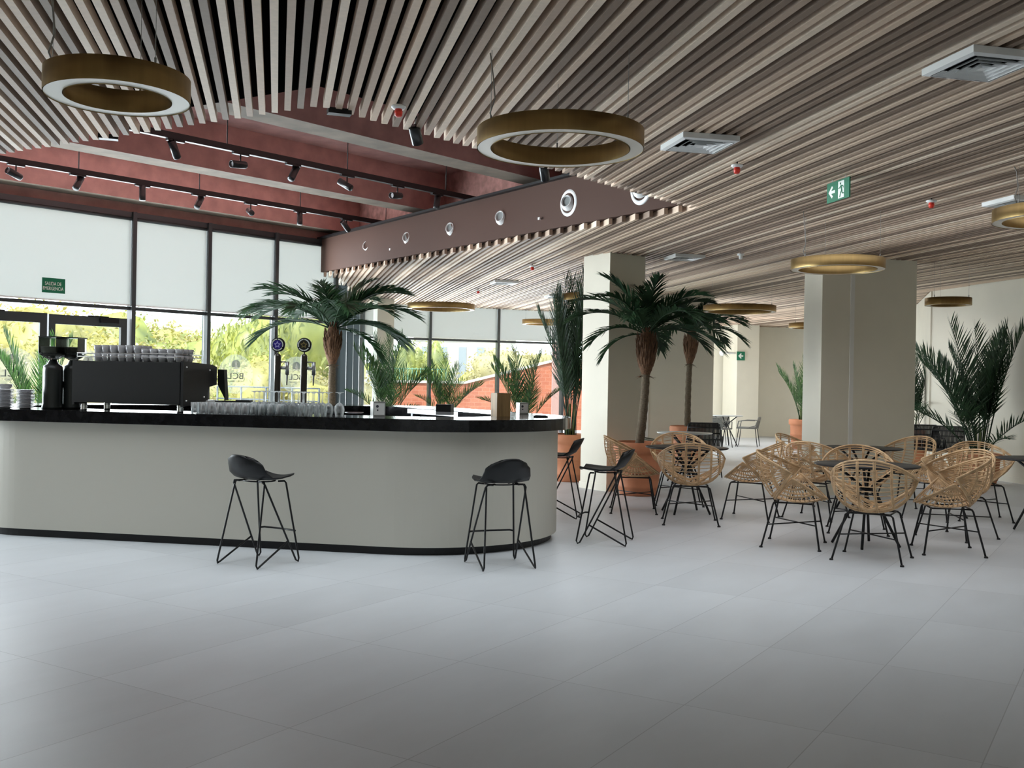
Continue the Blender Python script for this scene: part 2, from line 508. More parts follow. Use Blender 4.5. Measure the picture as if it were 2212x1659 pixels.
# brown bulkhead with the jet nozzles
b = MB()
e0, e1 = shift(CUT, BD, -0.75), shift(FC, BD, -0.01)
nb = (0.823 * 0.05, 0.568 * 0.05)
b.beam((e0[0] + nb[0], e0[1] + nb[1], 3.485), (e1[0] + nb[0], e1[1] + nb[1], 3.485), 0.10, 0.55)
struct(b.build('wall_bulkhead', MAUVE), 'mauve-brown bulkhead panel dropping from the open well to the slats', 'wall')
b = MB()
b.beam((e0[0] - 0.005, e0[1], 3.775), (e1[0] - 0.005, e1[1], 3.775), 0.13, 0.03)
struct(b.build('trim_1', BLACKM), 'thin black edge strip along the top of the brown bulkhead', 'trim')
# wall above the window heads
b = MB()
a, c = fac(-0.3, -0.15), fac(17, -0.15)
b.beam((*a, 4.12), (*c, 4.12), 0.2, 0.72)
struct(b.build('wall_front', PINK), 'red concrete wall strip above the window heads', 'wall')

# ------------------------------------------------------------------ glass fronts
def bay(idx, pa, pb, top, rail, door=False, left=True, right=False, lab='', blind=None, mull=0.058, decal=None, fr=FRAME):
    """one bay between plan points pa (left) and pb (right): frame, panes, roller blind"""
    dx, dy = pb[0] - pa[0], pb[1] - pa[1]
    W = math.hypot(dx, dy)
    rz = math.atan2(dy, dx)
    mid = ((pa[0] + pb[0]) / 2, (pa[1] + pb[1]) / 2, 0)
    t = thing('window_%d' % idx, lab, 'window', mid, rz, kind='structure')
    f = MB()
    hw = W / 2
    if left: f.box((-hw, -0.02, top / 2), (mull, 0.15, top))
    if right: f.box((hw, -0.02, top / 2), (mull, 0.15, top))
    f.box((0, 0, top - 0.05), (W, 0.10, 0.10))
    f.box((0, 0, rail + 0.024), (W, 0.07, 0.048))
    if not door: f.box((0, 0, 0.05), (W, 0.08, 0.10))
    f.build('frame', fr, t)
    g = MB(); g.box((0, 0.01, (top - 0.1 + rail + 0.048) / 2), (W - mull, 0.012, top - 0.1 - rail - 0.048))
    g.build('upper_pane', PANE, t)
    if not door:
        g = MB(); g.box((0, 0.01, (rail + 0.1) / 2), (W - mull, 0.012, rail - 0.1))
        g.build('lower_pane', PANE, t)
    if decal is not None: logo(t, decal[0], -0.006, decal[1])
    if blind:
        r = thing('roller_blind', blind, 'blind', mid, rz, 'roller blinds in the glass front')
        h0, h1 = rail + 0.06, top - 0.10
        q = MB(); q.box((0, -0.035, (h0 + h1) / 2), (W - mull - 0.012, 0.002, h1 - h0)); q.build('fabric', BLIND, r)
        q = MB(); q.box((0, -0.035, h0 + 0.008), (W - mull - 0.012, 0.014, 0.016)); q.build('hem_bar', WHITE, r)
        q = MB(); q.tube([(-hw + mull / 2 + 0.006, -0.045, h1 + 0.0), (hw - mull / 2 - 0.006, -0.045, h1 + 0.0)], 0.024, 10); q.build('roller', FRAME, r)
    return t
def circ(r, k=28, cx=0, cy=0): return [(cx + r * math.cos(2 * math.pi * j / k), cy + r * math.sin(2 * math.pi * j / k)) for j in range(k)]
def logo(parent, x, y, z):
    """frosted disc with a lighthouse emblem and lettering, meant to be read from outside"""
    Mx = lambda dy: Matrix.Translation((x, y + dy, z)) @ Matrix.Rotation(math.pi, 4, 'Z') @ Matrix.Rotation(R(90), 4, 'X')
    q = MB(); q.flat(circ(0.31, 40), Mx(0)); d = q.build('logo_sticker', FROST, parent)
    e = MB()
    M = Mx(-0.002) @ Matrix.Translation((0, 0.145, 0))
    e.flat([(0.078 * math.cos(a), 0.078 * math.sin(a)) for a in [R(-35 + 250 * j / 30) for j in range(31)]] + [(-0.05, -0.045), (0.05, -0.04)], M)
    eo = e.build('emblem', GREYFILM, d)
    e = MB()
    M2 = Mx(-0.004) @ Matrix.Translation((0, 0.145, 0))
    for j in range(5):
        w0 = 0.013 + 0.0032 * (4 - j)
        e.flat([(-w0 - 0.0, -0.046 + j * 0.0205), (w0, -0.046 + j * 0.0205), (w0 - 0.003, -0.031 + j * 0.0205), (-w0 + 0.003, -0.031 + j * 0.0205)], M2)
    e.flat([(-0.06, -0.062), (0.05, -0.066), (0.055, -0.055), (-0.055, -0.051)], M2)
    e.build('lighthouse', SIGNW, d)
    text_mesh('lettering', 'BCL', 0.135, GREYFILM, d, Mx(-0.002) @ Matrix.Translation((0, -0.035, 0)) @ Matrix.Scale(1.25, 4, (1, 0, 0)))
    text_mesh('small_lettering', 'HOTELS GROUP', 0.034, GREYFILM, d, Mx(-0.002) @ Matrix.Translation((0, -0.115, 0)) @ Matrix.Scale(1.1, 4, (1, 0, 0)))
TOP, RAIL = 3.76, 2.355
bay(1, fac(5.77), fac(3.34), TOP, RAIL, door=True, lab='wide glazed bay over the entrance doors', blind='wide white roller blind above the entrance doors')
bay(2, fac(3.34), fac(2.13), TOP, RAIL, lab='glazed bay right of the entrance doors', blind='white roller blind in the bay just right of the doors', decal=(0.0, 1.47))
bay(3, fac(2.13), fac(0.915), TOP, RAIL, lab='glazed bay behind the right end of the coffee machine', blind='white roller blind in the bay left of the beer taps', decal=(-0.07, 1.47))
bay(4, fac(0.915), fac(-0.295), TOP, RAIL, right=True, lab='glazed bay behind the beer taps beside the brown bulkhead', blind='white roller blind partly behind the brown bulkhead and a palm', decal=(-0.14, 1.47))
# entrance doors (leaf pair) under bay 1
def door_leaf(idx, t_hinge, t_free, swing, lab):
    a, c = fac(t_hinge), fac(t_free)
    W = math.hypot(a[0] - c[0], a[1] - c[1])
    rz = math.atan2(c[1] - a[1], c[0] - a[0]) + swing
    d = thing('door_%d' % idx, lab, 'door', (*a, 0), rz, kind='structure')
    f = MB()
    for x in (0.05, W - 0.05): f.box((x, 0, 1.13), (0.09, 0.06, 2.20))
    for z, h in ((0.11, 0.16), (2.165, 0.13)): f.box((W / 2, 0, z), (W - 0.1, 0.058, h))
    f.build('frame', FRAME, d)
    g = MB(); g.box((W / 2, 0, 1.145), (W - 0.18, 0.012, 1.92)); g.build('pane', PANE, d)
    s = -1 if swing == 0 else 1
    inn = 1 if idx == 1 else -1
    q = MB(); q.tube([(W - 0.12, inn * 0.03, 1.35), (W - 0.12, inn * 0.075, 1.35), (W - 0.12, inn * 0.075, 0.75), (W - 0.12, inn * 0.03, 0.75)], 0.011, 8); q.build('handle', FRAME, d)
    q = MB(); q.box((0.28, inn * 0.055, 2.18), (0.26, 0.05, 0.06)); q.box((0.45, inn * 0.07, 2.23), (0.3, 0.02, 0.02)); q.build('door_closer', BLACKM, d)
    return d, W
d1, W1 = door_leaf(1, 3.40, 4.52, 0, 'right leaf of the glazed entrance doors, shut')
logo(d1, 0.56, 0.02, 1.45)
d1.children[-1].rotation_euler = (0, 0, 0)
d2, W2 = door_leaf(2, 5.72, 4.58, R(-7), 'left leaf of the glazed entrance doors, standing ajar')
logo(d2, W2 - 0.42, -0.02, 1.45)
# return wall and second glass front
pr = [fac(-0.295), F2A]
nseg = 4
for i in range(nseg):
    f0, f1 = i / nseg, (i + 1) / nseg
    a = (pr[0][0] + (pr[1][0] - pr[0][0]) * f0, pr[0][1] + (pr[1][1] - pr[0][1]) * f0)
    c = (pr[0][0] + (pr[1][0] - pr[0][0]) * f1, pr[0][1] + (pr[1][1] - pr[0][1]) * f1)
    bay(5 + i, a, c, 3.40, RAIL, lab='%s glazed panel of the return wall behind the trunk of the palm' % NTH[i], right=True, left=False, mull=0.12, fr=mat('blue_grey_aluminium', (.15, .18, .19), .4))
s_ = [-0.888, 0.72, 2.385, 4.04, 5.70]
bl2 = ['white roller blind behind the cream column at the far glass front', 'white roller blind under the wide brass ring at the far glass front',
       'white roller blind behind the small brass ring at the far glass front', 'white roller blind behind the tall areca palm']
for i in range(4):
    bay(9 + i, fac2(s_[i]), fac2(s_[i + 1]), 3.40, RAIL, lab='%s bay from the left of the far glass front' % NTH[i], right=(i == 3), blind=bl2[i])
# unseen continuation of the glass front towards the camera
for i in range(4):
    t1_ = 5.77 + 2.8 * i
    bay(13 + i, fac(t1_ + 2.8), fac(t1_), TOP, RAIL, lab='%s bay of the glass front left of the doors' % NTH[i])

# ------------------------------------------------------------------ walls, pillars, baseboards
def wall_between(name, a, c, z0, z1, th, m_, lab, cat='wall'):
    q = MB(); q.beam((*a, (z0 + z1) / 2), (*c, (z0 + z1) / 2), th, z1 - z0)
    return struct(q.build(name, m_), lab, cat)
wall_between('wall_right', (12.13, -5), (7.36, 17.8), 0, 3.42, 0.08, CREAM, 'cream wall behind the big areca palm on the right')
wall_between('wall_right_return', (7.345, 17.76), (8.35, 21.0), 0, 3.42, 0.08, CREAM, 'narrow cream wall face beside the right pillar')
wall_between('wall_side', (8.35, 21.0), (10.95, 29.2), 0, 3.42, 0.1, CREAM, 'cream side wall of the far seating area')
wall_between('wall_far', (2.6, 29.25), (11.2, 29.25), 0, 3.42, 0.1, CREAM, 'cream wall closing the far seating area')
wall_between('wall_far_left', fac2(5.75), (2.95, 29.2), 0, 3.42, 0.1, CREAM, 'cream wall left of the far seating area')
wall_between('wall_back', (-13.6, -5.05), (12.3, -5.05), 0, 4.5, 0.1, CREAM, 'cream wall behind the photographer')
wall_between('wall_left', fac(16.9), (-13.5, -5.0), 0, 4.5, 0.1, CREAM, 'cream wall far left behind the photographer')
def pillar(corner, dl, wl, dr_, wr, lab, top=3.5, strips=()):
    a = corner
    bq = shift(a, dl, wl); d_ = shift(a, dr_, wr); c_ = (bq[0] + d_[0] - a[0], bq[1] + d_[1] - a[1])
    q = MB(); q.prism([a, bq, c_, d_], 0, top)
    o = struct(q.build('pillar', CREAM), lab, 'pillar')
    for st in strips:
        p0 = shift(a, dr_, st - 0.03); p1 = shift(a, dr_, st + 0.03)
        nn = (dr_[1] * 0.004, -dr_[0] * 0.004)
        q = MB(); q.beam((p0[0] + nn[0], p0[1] + nn[1], top / 2), (p1[0] + nn[0], p1[1] + nn[1], top / 2), 0.012, top)
        s2 = q.build('joint_strip', mat('pale_joint_strip', (0.80, 0.79, 0.74), 0.5), o)
    q = MB()
    lo = [shift(shift(a, dl, -0.012), dr_, -0.012), shift(shift(bq, dl, 0.012), dr_, -0.012), shift(shift(c_, dl, 0.012), dr_, 0.012), shift(shift(d_, dl, -0.012), dr_, 0.012)]
    q.prism(lo, 0, 0.09); q.build('skirting', CREAM, o)
    return o
pillar((1.263, 13.36), v2(-34.6), 0.55, v2(55.4), 0.62, 'cream pillar behind the front potted palm')
pillar((4.06, 13.35), v2(-13.06), 0.47, v2(76.94), 1.40, 'wide cream pillar behind the rattan chairs with a pale vertical strip', strips=(0.44,))
pillar((2.30, 19.25), v2(-13.06), 0.5, v2(76.94), 1.63, 'cream pillar behind the second potted palm with a pale strip', strips=(0.28,))
pillar((6.24, 28.2), v2(-13.06), 0.9, v2(76.94), 0.66, 'cream far pillar carrying a small green arrow sign')
pillar((-2.86, 21.4), v2(-20), 0.4, v2(70), 0.36, 'cream column in front of the far glass front')
wall_between('baseboard_right', (12.09, -5), (7.31, 17.8), 0, 0.09, 0.02, CREAM, 'cream baseboard along the right wall', 'baseboard')
wall_between('baseboard_far', (2.7, 29.19), (11, 29.19), 0, 0.09, 0.02, CREAM, 'cream baseboard along the far wall', 'baseboard')

# ------------------------------------------------------------------ the bar
def round_poly(pts, rad, seg=36):
    out = []
    k = len(pts)
    for i in range(k):
        p, a, c = Vector(pts[i]), Vector(pts[i - 1]), Vector(pts[(i + 1) % k])
        d0, d1 = (a - p).normalized(), (c - p).normalized()
        half = math.acos(max(-1, min(1, d0.dot(d1)))) / 2
        L = rad[i] / math.tan(half)
        cen = p + (d0 + d1).normalized() * (rad[i] / math.sin(half))
        s, e = p + d0 * L - cen, p + d1 * L - cen
        a0 = math.atan2(s.y, s.x)
        da = (math.atan2(e.y, e.x) - a0 + math.pi) % (2 * math.pi) - math.pi
        out += [(cen.x + rad[i] * math.cos(a0 + da * j / seg), cen.y + rad[i] * math.sin(a0 + da * j / seg)) for j in range(seg + 1)]
    return out
def inset(pts, d):
    k = len(pts); out = []
    for i in range(k):
        p, a, c = Vector(pts[i]), Vector(pts[i - 1]), Vector(pts[(i + 1) % k])
        n0 = Vector((-(p - a).y, (p - a).x)).normalized(); n1 = Vector((-(c - p).y, (c - p).x)).normalized()
        bis = (n0 + n1); out.append(tuple(p + bis * (d / (1 + n0.dot(n1)))))
    return out
BASE = [(-5.75, 9.10), (1.415, 7.705), (-1.25, 12.94), (-4.9, 10.95)]
SLAB = [(-5.88, 9.06), (1.61, 7.62), (-1.22, 13.08), (-5.0, 11.05)]
bar = thing('bar_counter', 'rounded island bar with cream front and thick black stone top', 'bar', (0, 0, 0))
rads = [1.2, 1.2, 0.8, 0.9]
q = MB(); q.ring(round_poly(BASE, rads), round_poly(inset(BASE, 0.45), [0.75, 0.75, 0.5, 0.5]), 0.065, 1.0); o = q.build('front_panel', [BARWHITE, BLACKM], bar)
kk = len(o.data.polygons)
for i, pl in enumerate(o.data.polygons):
    if i % 4 == 1: pl.material_index = 1
q = MB(); q.ring(round_poly(inset(BASE, 0.025), rads), round_poly(inset(BASE, 0.40), [0.8, 0.8, 0.5, 0.5]), 0.0, 0.07); q.build('plinth', BLACKM, bar)
q = MB(); q.ring(round_poly(SLAB, [1.27, 1.27, 0.9, 1.0]), round_poly(inset(SLAB, 0.62), [0.7, 0.7, 0.4, 0.5]), 1.0, 1.1); q.build('countertop', STONE, bar)
ANG = math.atan2(-0.1938, 1)                # direction of the bar front
UX, UY = (math.cos(ANG), math.sin(ANG)), (-math.sin(ANG), math.cos(ANG))
def barpt(x, back, z=1.1):
    """point on the bar: x of the front edge line, distance behind the front edge"""
    y = 8.85 - 0.1938 * (x + 4.46) - 0.06
    return (x + UY[0] * back, y + UY[1] * back, z)
def on_top(px, py, z=1.1): return at_z(px, py, z)

# ------------------------------------------------------------------ coffee corner
def bar_at(px, back, z=1.1):
    o_ = barpt(-4.46, back)
    t = on_line(px, 890, o_, UX)
    return (o_[0] + UX[0] * t, o_[1] + UX[1] * t, z)
ma, mb_ = bar_at(160, 0.17), bar_at(392, 0.17)
MW = math.hypot(ma[0] - mb_[0], ma[1] - mb_[1])
mach = thing('espresso_machine', 'long black espresso machine on four steel feet, seen from behind', 'coffee machine', ((ma[0] + mb_[0]) / 2, (ma[1] + mb_[1]) / 2, 1.1), ANG)
BLK = mat('black_machine_panel', (0.006, 0.006, 0.006), 0.55)
q = MB(); hw = MW / 2
q.add([(-hw, 0, .07), (hw - .02, 0, .07), (hw - .02, .50, .10), (-hw, .50, .10), (-hw, 0, .43), (hw - .02, 0, .43), (hw - .02, .46, .41), (-hw, .46, .41)],
      [(0, 3, 2, 1), (4, 5, 6, 7), (0, 1, 5, 4), (1, 2, 6, 5), (2, 3, 7, 6), (3, 0, 4, 7)])
q.build('body', BLK, mach)
for s, x in ((-1, -hw - .012), (1, hw)):
    q = MB(); prof = [(0, .05), (.40, .09), (.46, .22), (.60, .24), (.60, .40), (.52, .42), (0, .44)]
    vs = [(x + dx_, y_, z_) for dx_ in (-.012, .012) for y_, z_ in prof]; kq = len(prof)
    q.add(vs, [tuple(range(kq)), tuple(reversed(range(kq, 2 * kq)))] + [(i + kq, (i + 1) % kq + kq, (i + 1) % kq, i) for i in range(kq)])
    sp = q.build('side_panel', BLK, mach)
    for yy, zz in ((.05, .10), (.05, .39), (.36, .13), (.46, .37)):
        q = MB(); q.lathe([(0.009, -.003), (0.009, .004), (0.0, .004)], 10, (x + s * .012, yy, zz), mtx=Matrix.Rotation(s * R(90), 3, 'Y')); q.build('screw', CHROME, sp)
for x, y in ((-hw + .06, .05), (hw - .04, .05), (-hw + .06, .40), (hw - .04, .40)):
    q = MB(); q.lathe([(0, 0), (.026, 0), (.028, .01), (.026, .02), (.028, .03), (.026, .04), (.028, .05), (.026, .09), (0, .09)], 14, (x, y, 0)); q.build('leg', CHROME, mach)
q = MB()
for z in (.47, .50):
    q.tube([(-hw + .01, .02, .43), (-hw + .01, .02, z), (hw - .08, .02, z), (hw - .05, .05, z), (hw - .05, .44, z), (-hw + .01, .44, z), (-hw + .01, .02, z)], .004, 6)
for x in (-hw + .3, 0.05, hw - .08): q.tube([(x, .02, .425), (x, .02, .5)], .004, 6)
q.build('cup_rail', CHROME, mach)
for x in (-.3, 0, .3):
    q = MB(); q.lathe([(0, .10), (.036, .10), (.036, .2), (0, .2)], 16, (x, .53, .10)); q.build('group_head', CHROME, mach)
    q = MB(); q.tube([(x, .55, .19), (x, .70, .17)], .014, 8); q.build('portafilter_handle', BLACKM, mach)
q = MB(); q.tube([(hw - .04, .60, .30), (hw + .03, .66, .29), (hw + .05, .68, .2), (hw + .05, .69, .06)], .006, 6); q.build('steam_wand', CHROME, mach)
q = MB(); q.box((0, .60, .075), (MW - .1, .22, .05)); q.build('drip_tray', STEEL, mach)
q = MB(); q.add([(hw + .02, .60, .24), (hw + .10, .60, .10), (hw + .10, .66, .10), (hw + .02, .66, .24), (hw + .02, .60, .38), (hw + .08, .60, .38), (hw + .08, .66, .38), (hw + .02, .66, .38), ],
                [(0, 1, 5, 4), (3, 7, 6, 2), (1, 2, 6, 5), (4, 5, 6, 7), (0, 3, 2, 1), (0, 4, 7, 3)]); q.build('valve_shield', BLK, mach)
def on_machine(x, y, z):
    c, s = math.cos(ANG), math.sin(ANG)
    L = mach.location
    return (L.x + x * c - y * s, L.y + x * s + y * c, L.z + z)
def cup_mesh(r, h):
    q = MB(); q.lathe([(0, .0), (r * .62, 0), (r * .68, .004), (r * .93, h * .5), (r, h), (r - .004, h), (r * .85, h * .45), (r * .55, .008), (0, .008)], 18)
    return q
def make_cup(r, h, lab, grp):
    c = thing('coffee_cup', lab, 'cup', (0, 0, 0), 0, grp)
    cup_mesh(r, h).build('bowl', PORC, c)
    q = MB(); q.tube([(r * .94, 0, h * .78), (r * 1.24, 0, h * .74), (r * 1.26, 0, h * .48), (r * .86, 0, h * .34)], .003, 6); q.build('handle', PORC, c)
    return c
def cup_bank(x0, ncol, nrow, nhigh, r, h, side):
    first = None
    for i in range(ncol):
        for j in range(nrow):
            for k in range(nhigh):
                lab = 'white coffee cup, %s bank on the machine, %s column, %s row, %s' % (side, NTH[i], ('front', 'middle', 'back')[j], ('bottom', 'top')[k] if nhigh == 2 else ('bottom', 'middle', 'top')[k])
                if first is None: c = first = make_cup(r, h, lab, 'white cups stacked on the espresso machine')
                else: c = copy_tree(first, label=lab)
                c.location = on_machine(x0 + i * (2 * r + .004) + j * .0, .085 + j * (2 * r + .008), .432 + k * (h + .0006))
                c.rotation_euler = (0, 0, R(45) + ANG)
cup_bank(-hw + .165, 6, 3, 2, .036, .070, 'left')
cup_bank(hw - .395, 5, 3, 2, .038, .056, 'right')
# grinders
HOP = glass_mat('hopper_plastic', (0.90, 0.93, 0.90), 1.3)
def grinder(px, back, lab, first=None):
    L = bar_at(px, back)
    if first: return copy_tree(first, L, ANG + .12, lab)
    g = thing('coffee_grinder', lab, 'coffee grinder', L, ANG)
    q = MB(); q.lathe([(0, 0), (.088, 0), (.090, .02), (.084, .05), (.084, .34), (.078, .385), (.05, .40), (.03, .44), (0, .44)], 22); q.build('body', mat('black_grinder_enamel', (0.02, 0.024, 0.022), 0.30), g)
    q = MB(); q.lathe([(.03, .44), (.045, .45), (.092, .485), (.096, .50), (.096, .635), (.092, .635), (.092, .50), (.04, .455)], 4, mtx=Matrix.Rotation(R(45), 3, 'Z') @ Matrix.Diagonal((1.25, 1.25, 1)), smooth=False); q.build('hopper', HOP, g)
    q = MB(); q.lathe([(0, .45), (.04, .455), (.084, .49), (.088, .555), (0, .56)], 4, mtx=Matrix.Rotation(R(45), 3, 'Z') @ Matrix.Diagonal((1.22, 1.22, 1)), smooth=False); q.build('coffee_beans', mat('roasted_beans', (0.012, 0.008, 0.006), .6, noise=.5, scale=60, bump=.8), g)
    q = MB(); q.lathe([(0, .645), (.1, .645), (.1, .635), (0, .635)], 4, mtx=Matrix.Rotation(R(45), 3, 'Z') @ Matrix.Diagonal((1.25, 1.25, 1)), smooth=False); q.build('lid', BLACKM, g)
    q = MB(); q.box((0, .10, .22), (.05, .06, .06)); q.build('dosing_spout', BLACKM, g)
    return g
g0 = grinder(113, .33, 'black coffee grinder with bean hopper beside the saucer stacks')
grinder(156, .47, 'black coffee grinder with bean hopper touching the espresso machine', g0)
# saucers
def saucer_stack(px, n_, back, which, r=.078):
    L = bar_at(px, back)
    first = None
    for k in range(n_):
        lab = 'white saucer, %s from the bottom of the %s saucer stack' % (('first' if k == 0 else NTH[k]), which)
        if first is None:
            q = MB(); q.lathe([(0, 0), (r * .55, 0), (r * .6, .003), (r, .013), (r, .0155), (r * .6, .006), (0, .005)], 26)
            c = first = tag(q.build('saucer', PORC), lab, 'saucer', 'white saucers stacked on the bar')
        else: c = copy_tree(first, label=lab)
        c.location = (L[0], L[1], 1.1 + k * .0128)
saucer_stack(10, 13, .24, 'left')
saucer_stack(54, 13, .20, 'right')
L = bar_at(10, .24)
for k in range(2):
    q = MB(); q.lathe([(0, 0), (.04, 0), (.062, .03), (.062, .034), (.058, .034), (.036, .006), (0, .006)], 22)
    c = tag(q.build('small_bowl', PORC, None), '%s of two white bowls on top of the left saucer stack' % ('lower', 'upper')[k], 'bowl', 'white bowls on the saucers')
    c.location = (L[0], L[1], 1.1 + 12 * .0128 + .016 + k * .012)
# dark kit right of the machine
L = bar_at(492, .62)
kb = thing('knock_box', 'low black knock box right of the espresso machine', 'knock box', L, ANG)
q = MB(); q.lathe([(0, 0), (.10, 0), (.105, .02), (.10, .075), (.09, .085), (0, .085)], 4, mtx=Matrix.Rotation(R(45), 3, 'Z') @ Matrix.Diagonal((1.7, 1.0, 1)), smooth=False); q.build('bin', BLACKM, kb)
q = MB(); q.tube([(-.12, 0, .09), (.12, 0, .09)], .012, 8); q.build('knock_bar', BLACKM, kb)
L = bar_at(527, .66)
q = MB(); q.box((0, 0, .05), (.17, .10, .10)); q.box((0, 0, .105), (.13, .07, .012))
c = tag(q.build('card_reader', mat('dark_grey_plastic', (.03, .033, .033), .4)), 'rounded dark box standing between the knock box and the beer taps', 'device'); c.location = L; c.rotation_euler = (0, 0, ANG)
# glasses
tg = thing('tumbler', 'x', 'glass', (0, 0, 0), 0, 'clear tumblers on the bar')
q = MB(); q.lathe([(0, 0), (.028, 0), (.030, .004), (.036, .095), (.0345, .095), (.0285, .008), (0, .008)], 14); q.build('glass_wall', CLEAR, tg)
used = False
for j in range(4):
    for i in range(11 - (j == 0) * 0):
        L = bar_at(421, .10)
        lab = 'clear tumbler on the bar in the %s row, %s from the espresso machine' % (('front', 'second', 'third', 'back')[j], NTH[i])
        x = L[0] + i * .0755 * UX[0] + j * .078 * UY[0] + .004 * (j % 2); y = L[1] + i * .0755 * UX[1] + j * .078 * UY[1]
        if not used: tg['label'] = lab; tg.location = (x, y, 1.1); used = True
        else: copy_tree(tg, (x + rnd.uniform(-.003, .003), y, 1.1), rnd.uniform(0, 6), lab)
wg = thing('wine_goblet', 'x', 'glass', (0, 0, 0), 0, 'upside-down goblets on the bar')
q = MB(); q.lathe([(.034, 0), (.0345, .004), (.043, .05), (.038, .085), (.02, .105), (.006, .112), (.005, .185), (.012, .192), (.036, .198), (.036, .2), (0, .2)], 14); q.build('bowl_and_stem', CLEAR, wg)
used = False
for j in range(3):
    for i in range(8 if j else 7):
        L = bar_at(549, .12)
        lab = 'stemmed goblet upside down on the bar, %s row, %s from the tumblers' % (('front', 'middle', 'back')[j], NTH[i])
        x = L[0] + i * .088 * UX[0] + j * .092 * UY[0]; y = L[1] + i * .088 * UX[1] + j * .092 * UY[1]
        if j == 2 and i == 7: x += .06
        if not used: wg['label'] = lab; wg.location = (x, y, 1.1); used = True
        else: copy_tree(wg, (x, y + rnd.uniform(-.004, .004), 1.1), rnd.uniform(0, 6), lab)
# beer taps on the staff side
def beer_tap(px, lab, col, ink):
    L = bar_at(px, .50)
    t = thing('beer_tap', lab, 'beer tap', L, ANG + R(8))
    DK = mat('dark_steel_column', (.10, .095, .085), .3, metal=1)
    q = MB(); q.lathe([(0, 0), (.055, 0), (.055, .012), (.032, .02), (.0285, .04), (.0285, .50), (.022, .515), (.006, .525), (.006, .55)], 18); q.build('column', DK, t)
    Mh = Matrix.Translation((0, -.0, .60)) @ Matrix.Rotation(R(90), 4, 'X')
    q = MB(); q.lathe([(0, -.022), (.056, -.022), (.062, -.014), (.062, .012), (.055, .018), (0, .018)], 30, mtx=None); 
    q.v = [tuple(Mh @ Vector(p_)) for p_ in q.v]; med = q.build('medallion', BLACKM, t)
    q = MB(); q.flat(circ(.039, 30), Mh @ Matrix.Translation((0, 0, .0195))); q.build('badge', col, med)
    q = MB()
    for a0, a1 in ((-20, 85), (95, 200), (213, 268), (272, 327)):
        outer = [(.052 * math.cos(R(a0 + (a1 - a0) * j / 12)), .052 * math.sin(R(a0 + (a1 - a0) * j / 12))) for j in range(13)]
        inner_ = [(.043 * math.cos(R(a0 + (a1 - a0) * j / 12)), .043 * math.sin(R(a0 + (a1 - a0) * j / 12))) for j in range(13)]
        q.flat(outer + inner_[::-1], Mh @ Matrix.Translation((0, 0, .0195)))
    q.build('white_ring', SIGNW, med)
    star = lambda r0, r1: [((r0 if j % 2 == 0 else r1) * math.sin(math.pi * j / 5), (r0 if j % 2 == 0 else r1) * math.cos(math.pi * j / 5)) for j in range(10)]
    q = MB(); q.flat(star(.033, .016), Mh @ Matrix.Translation((0, 0, .0215))); q.build('star', ink, med)
    q = MB(); q.flat(star(.018, .009), Mh @ Matrix.Translation((0, 0, .023))); q.build('star_centre', col, med)
    q = MB(); q.tube([(.02, .0, .40), (.085, 0, .40)], .014, 10); q.tube([(.085, 0, .34), (.085, 0, .455)], .016, 10); q.tube([(.02, 0, .452), (.07, 0, .452)], .006, 8); q.build('faucet', STEEL, t)
    q = MB(); q.tube([(.085, 0, .345), (.085, 0, .33), (.083, 0, .25)], [.014, .008, .005], 8); q.build('spout', STEEL, t)
    return t
VIOLET, LILAC = mat('violet_badge', (.03, .015, .30), .4), mat('lilac_ink', (.55, .50, .95), .4)
DGOLD, OGOLD = mat('black_badge', (.012, .010, .004), .4), mat('old_gold_ink', (.30, .24, .07), .4)
beer_tap(598, 'beer tap column with round violet star badge', VIOLET, LILAC)
beer_tap(655, 'beer tap column with round black and gold star badge', DGOLD, OGOLD)
# small things on the right half of the counter
def napkin(px, py, lab, h=.125, wd=.105):
    L = on_top(px, py)
    t = thing('napkin_dispenser', lab, 'napkin dispenser', L, ANG + R(32))
    q = MB(); q.box((0, 0, h / 2), (wd, wd, h)); q.build('case', mat('satin_grey_case', (.36, .36, .35), .35, metal=.6), t)
    q = MB(); q.box((wd / 2 + .001, 0, h * .42), (.004, wd * .9, h * .55)); q.build('dark_window', mat('smoked_panel', (.04, .035, .03), .3), t)
    q = MB(); q.box((0, -wd / 2 - .001, h * .5), (wd * .86, .003, h * .8)); pl = q.build('white_card', WHITE, t)
    q = MB(); q.lathe([(.012, 0), (.0, 0)], 14, (-.018, -wd / 2 - .0032, h * .68), mtx=Matrix.Rotation(R(90), 3, 'X')); q.lathe([(.007, 0), (.0, 0)], 12, (-.015, -wd / 2 - .0032, h * .42), mtx=Matrix.Rotation(R(90), 3, 'X')); q.build('printed_dots', mat('grey_print', (.05, .05, .07), .5), pl)
    return t
napkin(816, 899, 'steel napkin dispenser with white card at the middle of the bar')
napkin(1128, 894, 'steel napkin dispenser with white card beside the wooden box', .11, .095)
L = on_top(1081, 899)
wb = thing('menu_box', 'tall wooden box on the bar right of centre', 'box', L, ANG + R(38))
q = MB(); 
for (cx_, cy_, sx__, sy__) in ((-.062, 0, .012, .125), (.062, 0, .012, .125), (0, -.0565, .112, .012), (0, .0565, .112, .012)): q.box((cx_, cy_, .105), (sx__, sy__, .21))
q.box((0, 0, .006), (.112, .1, .012)); q.build('case', mat('stained_pine', (.30, .185, .075), .5, noise=.3, scale=9, stretch=(4, 4, .5)), wb)
L = on_top(961, 896)
rp = thing('receipt_printer', 'small box with black top and grey base on the bar', 'printer', L, ANG)
q = MB(); q.box((0, 0, .014), (.14, .12, .028)); q.build('base', mat('grey_plastic', (.35, .36, .37), .4), rp)
q = MB(); q.box((0, .0, .062), (.14, .12, .068)); q.build('cover', BLACKM, rp)
L = on_top(765, 893)
